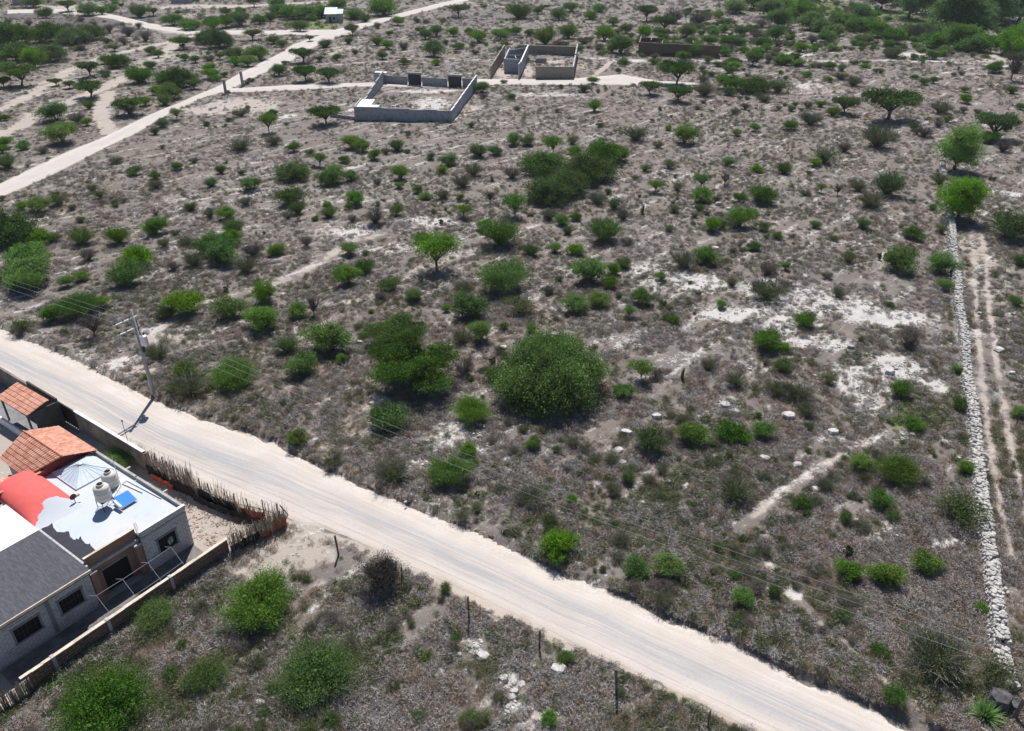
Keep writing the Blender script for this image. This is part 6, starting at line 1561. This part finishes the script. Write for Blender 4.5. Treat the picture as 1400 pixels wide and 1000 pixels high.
# the far belt of shrubs that reads as one mass
X, Y, t, *_ = cover(5200, -16, 118, lambda x, y, rk, so, gr, bu: bare(rk, so) * sstep(.46, .62, .6 * vnoise(x, y, .022, 81) + .4 * vnoise(x, y, .07, 82)) * sstep(195, 270, y) * (1 - .8 * bu) * (.35 + .65 * sstep(20, 60, x)), .8)
dd = np.min(np.hypot(X[:, None] - PXY[None, :, 0], Y[:, None] - PXY[None, :, 1]) - PXY[None, :, 2] * .5, axis=1); m = dd > .6
X, Y, t = X[m], Y[m], t[m]
S = 1.6 + 3.2 * rng.random(len(X)) ** 1.6
scatter("far_shrubs", [VAR['M'][1][2], VAR['M'][3][2], VAR['B'][2][2], VAR['O'][1][2], VAR['O'][5][2], VAR['D'][0][2]], X, Y, S, .9)
# small shrubs between the larger ones, too many to tell apart
X, Y, t, *_ = cover(4200, 110, 1040, lambda x, y, rk, so, gr, bu: bare(rk, so) * sstep(.50, .62, .55 * vnoise(x, y, .06, 91) + .45 * clumps(x - 60, y + 20)), 1.0)
dd = np.min(np.hypot(X[:, None] - PXY[None, :, 0], Y[:, None] - PXY[None, :, 1]) - PXY[None, :, 2] * .5, axis=1); m = dd > .3
X, Y, t = X[m], Y[m], t[m]
S = (.5 + .9 * rng.random(len(X)) ** 2) * np.maximum(1, t / 110.)
scatter("low_shrubs", [VAR['O'][0][2], VAR['O'][2][2], VAR['O'][3][2], VAR['O'][6][2], VAR['D'][1][2], VAR['D'][2][2], VAR['M'][6][2]], X, Y, S, .9)
# limestone rubble
def rub(name, seed, k):
    b = MB(); rr = random.Random(seed)
    for q in range(k): b.stone((rr.uniform(-.4, .4), rr.uniform(-.4, .4), .03), rr.uniform(.06, .2), rr.uniform(.05, .14), rr.uniform(.03, .08), rr.uniform(0, 3), rr)
    return b.mesh(name, M_LIME[seed % 2])
X, Y, t, rk, so, *_ = cover(60000, 0, 1060, lambda x, y, rk, so, gr, bu: np.clip(rk * 1.2 - .15, 0, 1) * sstep(.3, .6, vnoise(x, y, .6, 71)) + .035 * sstep(.5, .65, clumps(x + 11, y + 5)) + .05 * np.clip(so, 0, 1), .95)
S = (.35 + 1.0 * rng.random(len(X)) ** 3) * far_gain(t, 110.)
scatter("limestone_rubble", [rub("rubble_a", 2, 5), rub("rubble_b", 4, 4), rub("rubble_c", 5, 6)], X, Y, S, 1.0, .01)
# yard rubble beside the house
n = 240; a_ = rng.uniform(-2.4, 8, n); b_ = rng.uniform(-3.0, -.35, n)
M_RUB = mat_cover("yard_rubble", (.38, .315, .25), (.48, .42, .35), (.33, .17, .12))
rub2 = []
for sd in (1, 2):
    bb = MB(); rr = random.Random(sd)
    for q in range(6): bb.stone((rr.uniform(-.3, .3), rr.uniform(-.3, .3), .03), rr.uniform(.05, .13), rr.uniform(.04, .09), rr.uniform(.03, .07), rr.uniform(0, 3), rr)
    me_ = bb.mesh("yard_rubble_" + str(sd), M_RUB); at_ = me_.attributes.new("tint", 'FLOAT', 'POINT'); at_.data.foreach_set("value", [rr.random() for _ in bb.v]); rub2.append(me_)
scatter("yard_rubble", rub2, H_O[0] + a_ * HU[0] + b_ * HW[0], H_O[1] + a_ * HU[1] + b_ * HW[1], rng.uniform(.3, .75, n), 1.0, .01)

# ------------------------------------------------------------------ thin summer haze over the whole plain
hz_b = MB(); hz_b.box(-2700, 2700, -200, 3600, -3.0, 60.0)
hm = bpy.data.materials.new("haze"); hm.use_nodes = True
for nd in list(hm.node_tree.nodes):
    if nd.type == 'BSDF_PRINCIPLED': hm.node_tree.nodes.remove(nd)
pv = hm.node_tree.nodes.new("ShaderNodeVolumePrincipled"); pv.inputs["Color"].default_value = (.80, .87, .95, 1); pv.inputs["Density"].default_value = .00010; pv.inputs["Anisotropy"].default_value = .2
hm.node_tree.links.new(pv.outputs[0], hm.node_tree.nodes["Material Output"].inputs["Volume"])
hz_b.build("haze", hm, kind="stuff")
